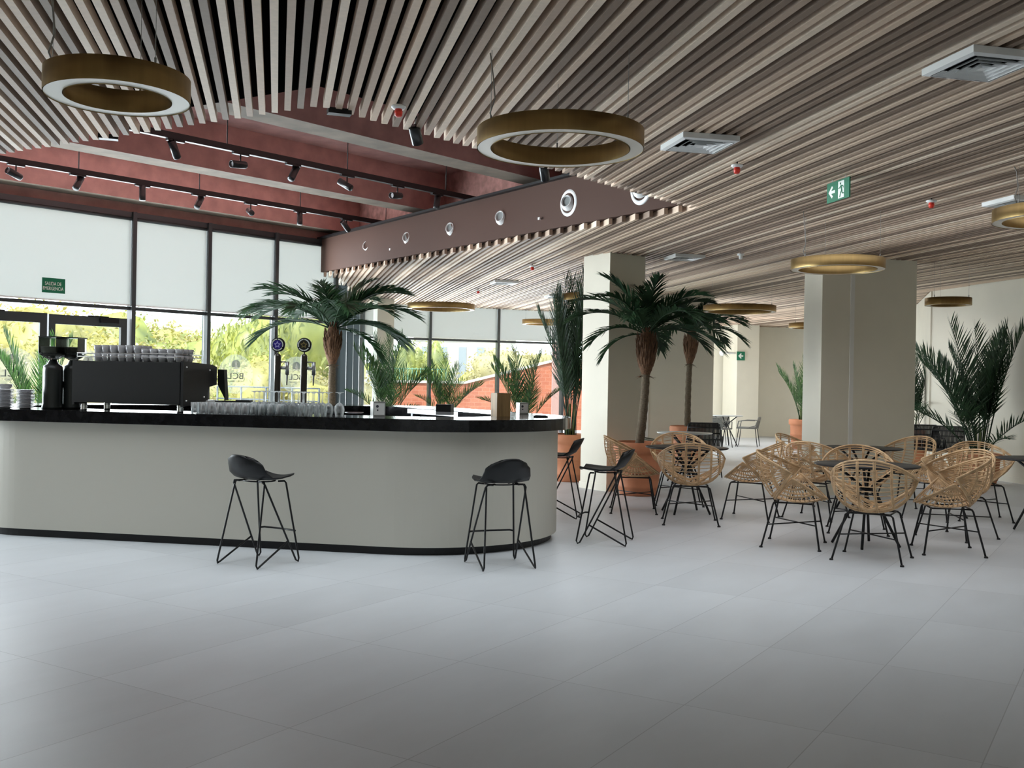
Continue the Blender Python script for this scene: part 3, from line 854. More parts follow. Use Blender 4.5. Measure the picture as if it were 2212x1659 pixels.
q = MB(); q.lathe([(0, 0), (.075, 0), (.085, .008), (.085, .012), (.075, .006), (0, .004)], 26); c = tag(q.build('serving_tray', STEEL), 'small round steel tray lying right of the goblets', 'tray'); c.location = L
L = on_top(715, 893)
q = MB(); q.box((0, 0, .03), (.15, .11, .06)); q.box((0, -.02, .062), (.12, .05, .006)); c = tag(q.build('tissue_box', mat('slate_box', (.10, .11, .12), .5)), 'flat slate grey box right of the goblets', 'box'); c.location = L; c.rotation_euler = (0, 0, ANG)
L = on_top(1168, 901)
q = MB(); q.box((0, 0, .006), (.13, .06, .012)); q.box((.0, 0, .014), (.10, .04, .006)); c = tag(q.build('bill_tray', BLACKM), 'flat black bill tray right of the second napkin dispenser', 'tray'); c.location = L; c.rotation_euler = (0, 0, ANG + .2)
# steel work surface inside the island
ws = thing('steel_workbench', 'stainless work surface behind the bar counter', 'worktable', (-.55, 10.9, 0), R(-57))
q = MB(); q.box((0, 0, 1.07), (1.5, .5, .05)); q.build('top', STEEL, ws)
for x in (-.7, .7):
    for y in (-.2, .2):
        q = MB(); q.box((x, y, .52), (.04, .04, 1.05)); q.build('leg', STEEL, ws)

# ------------------------------------------------------------------ bar stools
def make_stool(lab):
    t = thing('bar_stool', lab, 'stool', (0, 0, 0), 0, 'black wire-leg bar stools around the bar')
    prof = [(0.0, .225, .650, .135), (.06, .22, .660, .150), (.2, .15, .650, .185), (.4, .03, .640, .205), (.58, -.08, .648, .205), (.72, -.155, .69, .195), (.84, -.20, .755, .18), (.94, -.228, .815, .145), (1.0, -.238, .838, .09)]
    q = MB(); nu = 13; vs = []
    for side in (0, 1):
        for (s_, y, z, wd) in prof:
            for j in range(nu):
                u = -1 + 2 * j / (nu - 1)
                bk = max(0, s_ - .45) / .55
                x = wd * math.sin(u * math.pi / 2) if s_ > .9 else wd * u
                yy = y + .055 * bk * u * u * 1.6
                zz = z + .022 * u * u * (1 - bk) + (-.028 * u * u if s_ > .85 else 0)
                vs.append((x, yy - side * .010 * bk, zz - side * .011 * (1 - .6 * bk)))
    nr = len(prof); fs = []
    for i in range(nr - 1):
        for j in range(nu - 1):
            a = i * nu + j
            fs.append((a, a + nu, a + nu + 1, a + 1))
            b2 = nr * nu + a
            fs.append((b2, b2 + 1, b2 + nu + 1, b2 + nu))
    rim = [j for j in range(nu)] + [i * nu + nu - 1 for i in range(1, nr)] + [(nr - 1) * nu + j for j in range(nu - 2, -1, -1)] + [i * nu for i in range(nr - 2, 0, -1)]
    for i in range(len(rim)):
        a, c = rim[i], rim[(i + 1) % len(rim)]
        fs.append((a, c, c + nr * nu, a + nr * nu))
    q.add(vs, fs, 0, True)
    q.build('seat_shell', PLASTIC, t)
    r = .0075
    for s in (-1, 1):
        q = MB()
        fy, ry = .215, -.205
        q.tube([(s * .10, .10, .622), (s * .14, .125, .625), (s * .152, .13, .612), (s * .205, fy + .012, .03), (s * .21, fy, .0085), (s * .206, fy - .02, .02), (s * .165, -.10, .61), (s * .15, -.11, .63), (s * .08, -.08, .632)], r, 7)
        q.build('front_leg', BLACKM, t)
        q = MB()
        dz = .17; f_ = dz / .61
        q.tube([(s * .10, -.10, .63), (s * .145, -.09, .63), (s * .155, -.095, .615), (s * .205, ry - .008, .03), (s * .21, ry, .0085), (s * .207, ry + .02, .018), (s * .197, fy - .02 - (fy + .08) * f_, dz)], r, 7)
        q.build('rear_leg', BLACKM, t)
    q = MB(); q.tube([(-.183, .197, .235), (-.165, .225, .237), (0, .237, .237), (.165, .225, .237), (.183, .197, .235)], r, 7); q.build('footrest', BLACKM, t)
    q = MB(); q.tube([(.13 * math.cos(2 * math.pi * j / 18), .11 * math.sin(2 * math.pi * j / 18), .630) for j in range(18)], .006, 6, closed=True); q.build('seat_ring', BLACKM, t)
    return t
st = make_stool('black bar stool in front of the bar, leftmost, below the beer taps')
st.location = (-1.91, 7.72, 0); st.rotation_euler = (0, 0, R(-32))
copy_tree(st, (-.07, 7.79, 0), R(21.5), 'black bar stool in front of the bar near its rounded right end')
copy_tree(st, (.86, 9.04, 0), R(75), 'black bar stool seen side-on at the rounded end of the bar')
copy_tree(st, (.53, 10.75, 0), R(78), 'black bar stool half hidden behind the rounded end of the bar')

# ------------------------------------------------------------------ rattan chairs
def lens_panel(q, ctr_a, ctr_b, tip, pa, pb, nrod, straps, r_rod, r_rim, bulge=(0, 0, 0)):
    """lens of rods between edge A and edge B; both edges run from tip to mirrored tip through their centres"""
    def edge(c, u, pw):
        k = abs(u) ** pw
        return Vector((tip[0] * (u if pw < 1.9 else math.sin(u * math.pi / 2) * .55 + u * .45), c[1] + (tip[1] - c[1]) * k, c[2] + (tip[2] - c[2]) * k))
    def pt(u, v):
        a, b_ = edge(ctr_a, u, pa), edge(ctr_b, u, pb)
        p_ = a.lerp(b_, v)
        k = 4 * v * (1 - v) * (1 - u * u)
        return p_ + Vector(bulge) * k
    us = [-1 + 2 * j / 16 for j in range(17)]
    for i in range(nrod + 1):
        v = i / nrod
        rim = i in (0, nrod)
        q.tube([pt(u, v) for u in us], r_rim if rim else r_rod, 6 if rim else 4)
        if rim: q.tube([pt(u, v + (.045 if i == 0 else -.045)) for u in us], r_rim * .8, 5)
    for u in straps:
        q.tube([pt(u, v / 8) + Vector((0, 0, -.003)) for v in range(9)], r_rod * 1.35, 5)
        q.tube([pt(u + .028, v / 8) + Vector((0, 0, -.003)) for v in range(9)], r_rod * 1.35, 5)
def make_rattan(lab):
    t = thing('rattan_chair', lab, 'chair', (0, 0, 0), 0, 'natural rattan chairs round the black tables')
    q = MB()
    lens_panel(q, (0, -.16, .405), (0, -.335, .835), (.345, .015, .665), 2.4, 2.0, 11, (-.72, -.45, -.16, .13, .42, .69), .0043, .0085, (0, -.05, -.02))
    q.build('backrest', RATTAN, t)
    q = MB()
    lens_panel(q, (0, -.20, .425), (0, .285, .425), (.315, .02, .615), 1.55, 1.35, 11, (-.72, -.45, -.16, .13, .42, .69), .0043, .0085, (0, 0, -.045))
    q.build('seat', RATTAN, t)
    legs = [(sx_, sy_) for sy_ in (1, -1) for sx_ in (-1, 1)]
    for sx_, sy_ in legs:
        q = MB(); q.tube([(sx_ * .10, sy_ * .15 + .01, .388), (sx_ * .165, sy_ * .165 + .01, .388), (sx_ * .185, sy_ * .172 + .01, .372), (sx_ * .272, sy_ * .245, .006)], .0085, 8)
        lg = q.build('leg', BLACKM, t)
        q = MB(); q.lathe([(0, 0), (.017, 0), (.016, .01), (.010, .016), (0, .016)], 10, (sx_ * .274, sy_ * .247, 0)); q.build('foot_cap', BLACKM, lg)
    q = MB(); q.tube([(-.226, .21, .20), (.226, -.196, .20)], .006, 6); q.tube([(.226, .21, .21), (-.226, -.196, .21)], .006, 6); q.build('stretcher', BLACKM, t)
    q = MB(); q.tube([(-.16, .17, .39), (.16, .17, .39), (.16, -.15, .39), (-.16, -.15, .39)], .008, 6, closed=True); q.build('seat_ring', BLACKM, t)
    return t
RC = [  # x, y, facing (degrees clockwise from the view direction), label
    (1.37, 11.30, 95, 'rattan chair left of the leftmost black table, in front of the potted palm'),
    (1.85, 10.42, 7, 'rattan chair with its back to us at the leftmost black table'),
    (2.00, 12.06, 186, 'rattan chair on the far side of the leftmost black table'),
    (2.58, 10.88, -64, 'rattan chair at the right of the leftmost black table, turned towards it'),
    (2.54, 9.07, 112, 'rattan chair left of the front black table, seen from the side'),
    (3.00, 8.39, 30, 'nearest rattan chair, with its back to us at the front black table'),
    (3.82, 8.85, -79, 'rattan chair right of the front black table, seat towards the left'),
    (3.42, 10.0, 196, 'rattan chair behind the front black table, facing us'),
    (3.58, 12.42, 128, 'rattan chair beside the left edge of the wide cream pillar'),
    (3.32, 11.02, 40, 'rattan chair left of the table in front of the wide pillar'),
    (4.82, 12.35, 232, 'rattan chair behind the table that stands before the wide pillar'),
    (4.66, 11.15, -46, 'rattan chair right of the table that stands before the wide pillar'),
    (4.28, 9.72, -122, 'rattan chair behind the right front chair, turned to the front black table'),
    (5.15, 11.12, 190, 'rattan chair at the right picture edge in front of the black woven chairs'),
]
c0 = make_rattan(RC[0][3])
for i, (x, y, a, lab) in enumerate(RC):
    c = c0 if i == 0 else copy_tree(c0, label=lab)
    c.location = (x, y, 0); c.rotation_euler = (0, 0, R(-a))

# ------------------------------------------------------------------ tables
def make_table(lab, top_m, rad=.455, h=.73):
    t = thing('round_table', lab, 'table', (0, 0, 0), 0, 'round cafe tables')
    q = MB(); q.lathe([(0, h - .016), (rad - .012, h - .016), (rad, h - .008), (rad, h - .002), (rad - .003, h), (0, h)], 44); q.build('tabletop', top_m, t)
    for j in range(4):
        a = math.pi / 4 + j * math.pi / 2
        c, s = math.cos(a), math.sin(a)
        q = MB(); q.tube([(c * .27, s * .27, h - .018), (c * .05, s * .05, .535), (c * .04, s * .04, .505), (c * .055, s * .055, .475), (c * .29, s * .29, 0.004)], .0125, 8); q.build('leg', BLACKM, t)
    q = MB(); q.tube([(.052 * math.cos(2 * math.pi * j / 16), .052 * math.sin(2 * math.pi * j / 16), .505) for j in range(16)], .011, 7, closed=True); q.build('collar', BLACKM, t)
    return t
t0 = make_table('round black table beside the front potted palm', TABLETOP)
t0.location = (1.95, 11.25, 0); t0.rotation_euler = (0, 0, R(10))
copy_tree(t0, (3.20, 9.12, 0), R(20), 'round black table nearest to us, behind the nearest rattan chair')
copy_tree(t0, (4.06, 11.75, 0), R(5), 'round black table right in front of the wide cream pillar')
copy_tree(t0, (5.42, 10.30, 0), R(38), 'round black table cut by the right picture edge')
t1 = make_table('round pale grey table behind the leftmost rattan chairs', mat('pale_grey_top', (.55, .58, .58), .3), .40, .73)
t1.location = (2.52, 14.75, 0)

# ------------------------------------------------------------------ black woven chairs, grey chairs
def make_woven(lab, m_, name='woven_chair', grp='black woven chairs near the walls', low=False):
    t = thing(name, lab, 'chair', (0, 0, 0), 0, grp)
    h = .70 if low else .82
    q = MB()
    rim = [(-.27, -.05, .46), (-.275, -.20, .50), (-.25, -.25, h - .06), (-.22, -.26, h), (0, -.275, h + .0), (.22, -.26, h), (.25, -.25, h - .06), (.275, -.20, .50), (.27, -.05, .46)]
    q.tube(rim, .011, 7)
    for i in range(26):
        x = -.245 + .49 * i / 25
        q.tube([(x, -.265 - .012 * (1 - (x / .25) ** 2), h - .01), (x * 1.04, -.245, .58), (x * 1.02, -.21, .46)], .0092, 4)
    for z in ((.62,) if low else (.56, .66, .75)): q.tube([(-.25, -.245, z), (0, -.27, z), (.25, -.245, z)], .012, 5)
    q.build('backrest', m_, t)
    q = MB()
    q.box((0, .01, .435), (.50, .46, .02))
    for i in range(20): q.tube([(-.25 + .5 * i / 19, -.22, .448), (-.25 + .5 * i / 19, .24, .448)], .010, 4)
    q.build('seat', m_, t)
    for s in (-1, 1):
        q = MB(); q.tube([(s * .255, -.19, .62), (s * .275, .05, .62), (s * .27, .19, .60), (s * .25, .22, .45)], .012, 6); q.build('armrest', m_, t)
        for sy_ in (-1, 1):
            q = MB(); q.tube([(s * .21, sy_ * .19, .43), (s * .26, sy_ * .25, .003)], .009, 7); q.build('leg', BLACKM, t)
    return t
BW = mat('black_woven_cord', (.012, .012, .012), .5)
w0 = make_woven('black woven chair between the wide pillar and the right wall', BW)
w0.location = (6.85, 16.8, 0); w0.rotation_euler = (0, 0, R(168))
copy_tree(w0, (6.98, 16.4, 0), R(140), 'black woven chair mostly hidden by the big areca palm on the right')
copy_tree(w0, (3.03, 15.9, 0), R(172), 'black woven chair behind the pale grey table')
GW = mat('grey_green_cord', (.16, .17, .13), .6)
w1 = make_woven('low grey-green woven chair left of the pale grey table', GW, 'low_woven_chair', None, True)
w1.location = (1.93, 14.95, 0); w1.rotation_euler = (0, 0, R(-95))
w2 = make_woven('grey cord chair at the far table beside the small arrow sign', mat('grey_cord', (.20, .20, .18), .6), 'cord_chair', 'cord chairs at the far table', True)
w2.location = (5.62, 24.1, 0); w2.rotation_euler = (0, 0, R(70))
copy_tree(w2, (5.05, 24.9, 0), R(160), 'grey cord chair behind the far table')
copy_tree(w2, (4.75, 23.4, 0), R(-40), 'grey cord chair at the left of the far table by the pillar edge')
t2 = copy_tree(t1, (5.08, 24.05, 0), 0.3, 'pale round table far back beside the second pillar')

# ------------------------------------------------------------------ potted palms
def frond_mesh(nm, L, npair, a0, a1, leaf, lw, material, vee=.25, droop=.35, s0=.10):
    q = MB()
    K = 16; pts = [Vector((0, 0, 0))]; tans = []
    for i in range(K):
        a = R(a0 + (a1 - a0) * (i / (K - 1)) ** 1.15)
        tans.append(Vector((0, math.cos(a), math.sin(a))))
        pts.append(pts[-1] + tans[-1] * (L / K))
    tans.append(tans[-1])
    q.tube(pts, [.009 * (1 - .8 * i / K) + .0012 for i in range(K + 1)], 4)
    X = Vector((1, 0, 0))
    rr = random.Random(hash(nm) % 1000 if False else len(nm) * 7 + npair)
    for i in range(npair):
        s = s0 + (1 - s0) * (i + .5) / npair
        f = s * K; k = min(int(f), K - 1)
        p_ = pts[k].lerp(pts[k + 1], f - k); T = tans[k]
        Nn = X.cross(T)
        prof = (math.sin(math.pi * min(1, (.12 + .80 * s))) ** .6)
        for sd in (-1, 1):
            ang = R(38 + 34 * s + rr.uniform(-7, 7))
            ll = leaf * prof * rr.uniform(.88, 1.08)
            d = (X * sd * math.cos(ang) + T * math.sin(ang) + Nn * (vee + rr.uniform(-.1, .1))).normalized()
            wv = (T - d * T.dot(d)).normalized() * (lw * (.55 + .45 * prof))
            mid = p_ + d * ll * .5 + Vector((0, 0, -droop * ll * .12))
            tip = p_ + d * ll + Vector((0, 0, -droop * ll * .55))
            q.add([p_ - wv * .35, p_ + wv * .35, mid + wv * .5, mid - wv * .5, tip], [(0, 1, 2, 3), (3, 2, 4)], 0, False)
    o = q.build(nm, material)
    me = o.data
    bpy.data.objects.remove(o)
    return me
PALM_F = [frond_mesh('palm_frond', L, n_, a0, a1, lf, .030, PALM, .22, .42) for L, n_, a0, a1, lf in
          ((1.0, 30, 78, 25, .38), (1.08, 32, 60, -8, .42), (1.12, 32, 42, -28, .42), (1.05, 30, 22, -48, .40), (.8, 24, 0, -65, .30))]
ARECA_F = [frond_mesh('areca_frond', L, n_, a0, a1, lf, .019, ARECA, .30, .15, .30) for L, n_, a0, a1, lf in
           ((1.75, 30, 88, 74, .44), (1.6, 28, 80, 52, .44), (1.45, 26, 70, 32, .40), (1.25, 22, 58, 14, .36), (.95, 17, 44, 0, .28))]
DARK_F = [m_.copy() for m_ in ARECA_F]
for m_ in DARK_F:
    m_.materials[0] = PALM
def add_frond(root, me, loc, az, tilt=0.0, sc=1.0):
    o = bpy.data.objects.new('frond', me)
    COL.objects.link(o)
    o.parent = root
    o.location = loc
    o.rotation_euler = (tilt, rnd.uniform(-.12, .12), az)
    o.scale = sc if isinstance(sc, tuple) else (sc, sc, sc)
def pot_mesh(root, h=.68, r=.325):
    q = MB()
    prof = [(0, 0), (.235, 0), (.25, .03), (.262, .09), (.275, .10), (.275, .125), (.268, .14), (.285, .30), (.298, .31), (.298, .345), (.29, .36), (.30, .52), (.292, .535), (.33, .56), (.335, .59), (.335, .66), (.325, .68), (.295, .68), (.285, .64), (.285, .60)]
    q.lathe([(a * r / .335, z * h / .68) for a, z in prof], 36)
    q.build('pot', TERRA, root)
    q = MB(); q.disc((0, 0, h * .90), .285 * r / .335, 28); q.build('soil', SOIL, root)
def palm_tree(loc, lab, boot0, boot1, lean, fr, sc, seed, az0=0.0, avoid=None):
    global rnd
    keep = rnd; rnd = random.Random(seed)
    t = thing('potted_palm_tree', lab, 'palm', loc, 0, 'slender potted palm trees')
    pot_mesh(t)
    q = MB(); K = 26
    top = Vector((lean[0], lean[1], boot1))
    base = Vector((0, 0, .58))
    P = lambda f: base.lerp(top, f) + Vector((math.sin(f * math.pi) * lean[2], 0, 0))
    q.tube([P(i / K) for i in range(K + 1)], [.058 - .012 * (i / K) + (.004 if i % 2 else -.002) for i in range(K + 1)], 12)
    q.build('trunk', TRUNK, t)
    q = MB(); fb = (boot0 - .58) / (boot1 - .58)
    nn = 9; pr = [.045, .075, .10, .115, .118, .108, .09, .07, .05]
    q.tube([P(fb + (1.06 - fb) * i / (nn - 1)) for i in range(nn)], [r_ * 1.0 for r_ in pr], 14)
    for i in range(130):
        f = fb + (1 - fb) * rnd.uniform(-.02, .85); a = rnd.uniform(0, 6.283)
        c = P(f); r_ = .035 + .08 * math.sin(min(1, max(0, (f - fb) / (1 - fb))) * math.pi * .9)
        d = Vector((math.cos(a), math.sin(a), 0))
        q.tube([c + d * r_, c + d * (r_ + .018) + Vector((0, 0, .06)), c + d * (r_ + .028) + Vector((0, 0, .12))], [.011, .008, .002], 4)
    for i in range(16):
        a = rnd.uniform(0, 6.283); c = P(fb); d = Vector((math.cos(a), math.sin(a), 0))
        q.tube([c + d * .05, c + d * rnd.uniform(.09, .15) + Vector((0, 0, rnd.uniform(-.06, .02)))], [.005, .001], 3)
    q.build('fibre_sheath', FIBRE, t)
    cp = P(1.0)
    k = 0
    for vi, az in fr:
        a = R(az) + az0
        if avoid and math.cos(a - R(avoid[0])) > math.cos(R(avoid[1])) and vi: continue
        k_ = sc * rnd.uniform(.92, 1.06)
        if vi == 0: k_ = min(k_, (3.06 - boot1) / .93)
        if vi == 1: k_ = min(k_, (3.06 - boot1) / .62)
        add_frond(t, PALM_F[vi], cp + Vector((-math.sin(a), math.cos(a), 0)) * .03, a, 0, k_)
    rnd = keep
    return t
fr_std = [(0, 10), (0, 190), (0, 100), (1, 40), (1, 85), (1, 130), (1, 225), (1, 275), (1, 320), (2, 5), (2, 60), (2, 105), (2, 160), (2, 205), (2, 255), (2, 300), (3, 80), (3, 120), (3, 245), (3, 290), (3, 340)]
palm_tree((-2.66, 15.0, 0), 'potted palm tree behind the bar with fronds across the window mullion', 1.62, 2.16, (0.0, 0, 0),
          [(0, 25), (0, 300), (1, 80), (1, 105), (2, 88), (2, 70), (1, 285), (1, 255), (2, 268), (3, 262), (3, 285), (2, 235), (1, 180), (2, 200), (2, 160), (3, 300), (1, 330), (2, 120), (3, 95), (2, 40), (4, 250)], 1.13, 3)
palm_tree((1.64, 13.02, 0), 'potted palm tree before the left pillar, in a banded terracotta pot', 1.52, 2.06, (.07, 0, .03),
          fr_std + [(4, 100)], .92, 5, avoid=(34.6, 50))
palm_tree((3.22, 18.55, 0), 'potted palm tree farther back before the second pillar', 1.80, 2.40, (.05, 0, -.02), fr_std, .95, 9, .4, avoid=(13, 38))
def areca(loc, lab, top, spread, n_, seed, pot_h=.68, pot_r=.325, sc=1.0, avoid=(), fronds=ARECA_F):
    global rnd
    keep = rnd; rnd = random.Random(seed)
    t = thing('potted_areca_palm', lab, 'palm', loc, 0, 'bushy potted areca palms')
    pot_mesh(t, pot_h, pot_r)
    z0 = pot_h * .9
    k = (top - z0) / 1.75
    for i in range(n_):
        vi = (0, 1, 2, 1, 3, 2, 0, 4, 1, 3)[i % 10]
        if spread < .5 and vi > 2: vi = 1
        az = i * 2.4 + rnd.uniform(-.4, .4)
        for av in avoid:
            if math.cos(az - R(av)) > .25: vi = 0; sc_ = .8
        rr = rnd.uniform(.02, .10)
        s = k * rnd.uniform(.82, 1.04)
        if spread < .5: vi = (0, 0, 1)[i % 3]
        add_frond(t, fronds[vi], (rr * math.cos(az + 1.57), rr * math.sin(az + 1.57), z0 - .02), az, (-1 if spread > .9 else .12) * rnd.uniform(0, .12), (s * .6, s * .62, s) if spread < .5 else s)
    q = MB()
    for i in range(7):
        a = i * .9; q.tube([(.05 * math.cos(a), .05 * math.sin(a), z0 - .03), (.075 * math.cos(a), .075 * math.sin(a), z0 + .38 * k)], [.016, .009], 6)
    q.build('cane', mat('green_cane', (.10, .14, .04), .5), t)
    rnd = keep
    return t
areca((.86, 14.75, 0), 'tall narrow areca palm between the bar end and the left pillar', 2.93, .3, 20, 11, avoid=(-142,), fronds=DARK_F)
areca((.20, 17.2, 0), 'areca palm in front of the brick ramp, behind the wooden box', 2.08, 1, 14, 12, sc=1)
areca((-1.28, 19.3, 0), 'areca palm at the far glass front, left of the brick ramp', 2.02, 1, 14, 13)
areca((-2.33, 19.0, 0), 'areca palm against the cream column at the far glass front', 2.35, .8, 16, 14)
areca((7.10, 15.4, 0), 'big dark areca palm by the right wall in a terracotta pot', 2.5, 1, 22, 15, .46, .33, avoid=(-70,), fronds=DARK_F)
areca((7.35, 18.95 - .35, 0), 'areca palm just right of the wide pillar', 2.12, 1, 13, 16, avoid=(-60,), fronds=DARK_F)
areca((6.78, 23.6, 0), 'areca palm left of the wide pillar far back', 2.10, .6, 12, 17)
areca((-5.95, 12.75, 0), 'areca palm between the coffee grinders and the entrance doors', 2.10, 1, 12, 18)
areca((-6.75, 12.05, 0), 'areca palm by the doors behind the left saucer stack', 1.75, 1, 11, 19)

# ------------------------------------------------------------------ ring lamps
def ring_lamp(px, py, y, D, lab, cable=True, wd=None):
    c = at_d(px, py, y)
    r0, wd = D / 2, wd or .078
    r1 = r0 - wd
    h = .10
    t = thing('ring_pendant_lamp', lab, 'lamp', c, 0, 'brass ring lamps hung below the slats')
    q = MB(); q.lathe([(r0, 0), (r0, h), (r0 - .004, h), (r0 - .004, .004), (r0 - .004, 0)], 72); q.build('outer_band', GOLD, t)
    q = MB(); q.lathe([(r1, 0), (r1, h), (r1 + .004, h), (r1 + .004, 0)], 64); q.build('inner_band', GOLD, t)
    q = MB(); q.lathe([(r1 + .004, h - .01), (r0 - .004, h - .01)], 64); q.build('top_plate', GOLD, t)
    q = MB(); q.lathe([(r1 + .004, .003), (r0 - .004, .003)], 72); q.build('diffuser', DIFF, t)
    up = HC + .01 - c.z
    for a in (90, 205, 325):
        q = MB(); x_, y_ = (r0 + r1) / 2 * math.cos(R(a)), (r0 + r1) / 2 * math.sin(R(a))
        q.tube([(x_, y_, h), (x_, y_, up)], .0015, 4); q.tube([(x_, y_, h - .01), (x_, y_, h + .035)], .005, 6); q.build('suspension_wire', mat('steel_wire', (.35, .34, .32), .4), t)
    if cable:
        q = MB(); x_ = -(r0 + r1) / 2 * .86; y_ = -.12
        q.tube([(x_, y_, h), (x_ - .025, y_, h + .06), (x_ + .0, y_, h + .14), (x_ - .012, y_, h + .26), (x_ - .03, y_, up)], .0042, 6); q.build('power_cord', mat('clear_cord', (.30, .28, .25), .4), t)
    return t
ring_lamp(255, 214, 4.39, .60, 'small brass ring lamp at the top left of the picture, over the bar front', wd=.082)
ring_lamp(1210, 324, 5.48, .90, 'large brass ring lamp at the tip of the open ceiling well')
ring_lamp(1809, 583, 10.1, .90, 'brass ring lamp in front of the wide cream pillar')
ring_lamp(953, 669, 18.1, 1.2, 'widest far brass ring lamp, against the blinds of the far glass front', False)
ring_lamp(1172, 701, 22.4, .9, 'small far brass ring lamp left of the tall areca palm', False)
ring_lamp(1597, 674, 17.0, 1.2, 'brass ring lamp over the second potted palm tree', False)
ring_lamp(2048, 660, 13.9, .60, 'small brass ring lamp in front of the right wall', False)
ring_lamp(2278, 478, 8.0, .90, 'brass ring lamp cut by the right picture edge')
ring_lamp(1752, 709, 21.0, .9, 'brass ring lamp half hidden behind the wide pillar', False)
ring_lamp(1279, 651, 15.0, .9, 'brass ring lamp mostly hidden behind the left pillar', False)

# ------------------------------------------------------------------ tracks and spotlights in the open well
HEAD = mat('spot_head_black', (.018, .02, .022), .28)
def track(off, t0, t1, z, lab):
    q = MB(); a, c = fac(t0, off), fac(t1, off)
    t = thing('lighting_track', lab, 'lighting track')
    q.beam((*a, z), (*c, z), .055, .065); q.build('rail', BLACKM, t)
    q = MB()
    k = t0 + .5
    while k < t1:
        p_ = fac(k, off); q.tube([(*p_, z + .03), (*p_, 4.47)], .006, 6); k += 1.6
    q.build('hanger_rod', BLACKM, t)
    return t
track(4.46, -3.9, 7.4, 3.83, 'black lighting track nearer to us under the red slab')
track(1.90, -1.9, 8.6, 3.83, 'black lighting track nearer to the windows under the red slab')
def spot(off, px, py, az, el, lab, z=3.80):
    p0 = fac(0, off); d = (-U1[0], -U1[1])
    t_ = on_line(px, py, p0, d)
    L = (p0[0] + d[0] * t_, p0[1] + d[1] * t_)
    t = thing('track_spotlight', lab, 'spotlight', (*L, z), math.atan2(U1[1], U1[0]), 'black cylinder spotlights on the tracks')
    q = MB(); q.box((0, 0, -.012), (.19, .045, .022)); q.build('adapter', BLACKM, t)
    q = MB(); q.tube([(0, 0, -.02), (0, 0, -.10)], .008, 8); q.build('stem', BLACKM, t)
    M = Matrix.Rotation(R(az), 3, 'Z') @ Matrix.Rotation(R(90 - el), 3, 'X')
    q = MB(); q.lathe([(0, .07), (.036, .07), (.040, .06), (.040, -.12), (.034, -.12), (.030, -.10), (0, -.10)], 20, (0, 0, -.125), mtx=M); hd = q.build('head', HEAD, t)
    q = MB(); q.disc(Vector((0, 0, -.125)) + M @ Vector((0, 0, -.102)), .029, 16, mtx=M); q.build('lens', mat('spot_lens', (.35, .36, .38), .2), hd)
    return t
T1 = [(379, 330, 120, -50), (520, 350, 95, 6), (633, 381, -70, -55), (750, 398, 20, -30), (859, 420, 100, 8), (944, 441, -60, -70)]
for i, (px, py, az, el) in enumerate(T1):
    spot(4.46, px, py - 22, az, el + 90 if False else el, 'black spotlight on the nearer track, %s from its left end' % NTH[i])
T2 = [(35, 372, 110, -15), (168, 397, -60, -55), (308, 420, 0, -88), (429, 437, -60, -52), (542, 452, -20, -20), (648, 473, -30, -82), (749, 489, 100, -38)]
for i, (px, py, az, el) in enumerate(T2):
    spot(1.90, px, py - 22, az, el, 'black spotlight on the track near the windows, %s from the left' % NTH[i])
# fittings hanging at the slat edge
def edge_fix(px, py, y, lab, kind):
    c = at_d(px, py, y)
    if kind == 'box':
        t = thing('emergency_light', lab, 'light fitting', c, R(20))
        q = MB(); q.box((0, 0, 0), (.15, .07, .035)); q.build('case', BLACKM, t)
        q = MB(); q.tube([(0, 0, .015), (0, 0, 3.5 - c.z)], .007, 6); q.build('stem', BLACKM, t)
    else:
        t = thing('ceiling_spotlight', lab, 'spotlight', c, R(20))
        M = Matrix.Rotation(R(-35), 3, 'Z') @ Matrix.Rotation(R(40), 3, 'X')
        q = MB(); q.lathe([(0, .06), (.036, .06), (.04, .05), (.04, -.07), (.034, -.07), (0, -.055)], 18, mtx=M); q.build('head', HEAD, t)
        q = MB(); q.tube([(0, 0, .02), (0, 0, 3.5 - c.z)], .007, 6); q.build('stem', BLACKM, t)
edge_fix(733, 242, 6.55, 'flat black fitting hanging at the slat edge left of the red detector', 'box')
edge_fix(232, 296, 7.5, 'flat black fitting under the slat edge below the small ring lamp', 'box')
edge_fix(898, 290, 7.0, 'small black spotlight hanging at the slat edge', 'spot')
edge_fix(1176, 372, 8.5, 'small black spotlight below the large ring lamp', 'spot')

# ------------------------------------------------------------------ nozzles and sprinklers on the bulkhead
face = (CUT[0] - .0, CUT[1] - .0)
def on_bulk(px, py):
    t_ = on_line(px, py, CUT, BD)
    p_ = shift(CUT, BD, t_)
    d = ray(px, py)
    return (p_[0], p_[1], EYE + d.z / d.y * p_[1])
NZ = math.atan2(-.568, -.823)                # facing out of the bulkhead
for i, (px, py) in enumerate(((798, 533), (885, 515), (979, 495), (1087, 471), (1231, 439), (1387, 410))):
    L = on_bulk(px, py)
    t = thing('jet_nozzle', 'round white air nozzle on the brown bulkhead, %s from the windows' % NTH[i], 'air nozzle', L, NZ, 'white air nozzles on the bulkhead')
    My = Matrix.Rotation(R(90), 3, 'Y')
    q = MB(); q.lathe([(.160, .001), (.162, .014), (.155, .024), (.118, .030), (.114, .024), (.112, .003)], 36, mtx=My); q.build('flange', WHITE, t)
    Mt = Matrix.Rotation(R(90), 3, 'Y') @ Matrix.Rotation(R(-16), 3, 'X') @ Matrix.Rotation(R(-10), 3, 'Y')
    q = MB(); q.lathe([(.100, .020), (.096, .034), (.080, .044), (.070, .078), (.062, .082), (.058, .056)], 30, mtx=Mt); q.build('nozzle', WHITE, t)
    q = MB(); q.disc(Mt @ Vector((0, 0, .058)), .0585, 24, mtx=Mt); q.build('mesh_insert', mat('nozzle_grey', (.30, .33, .33), .6), t)
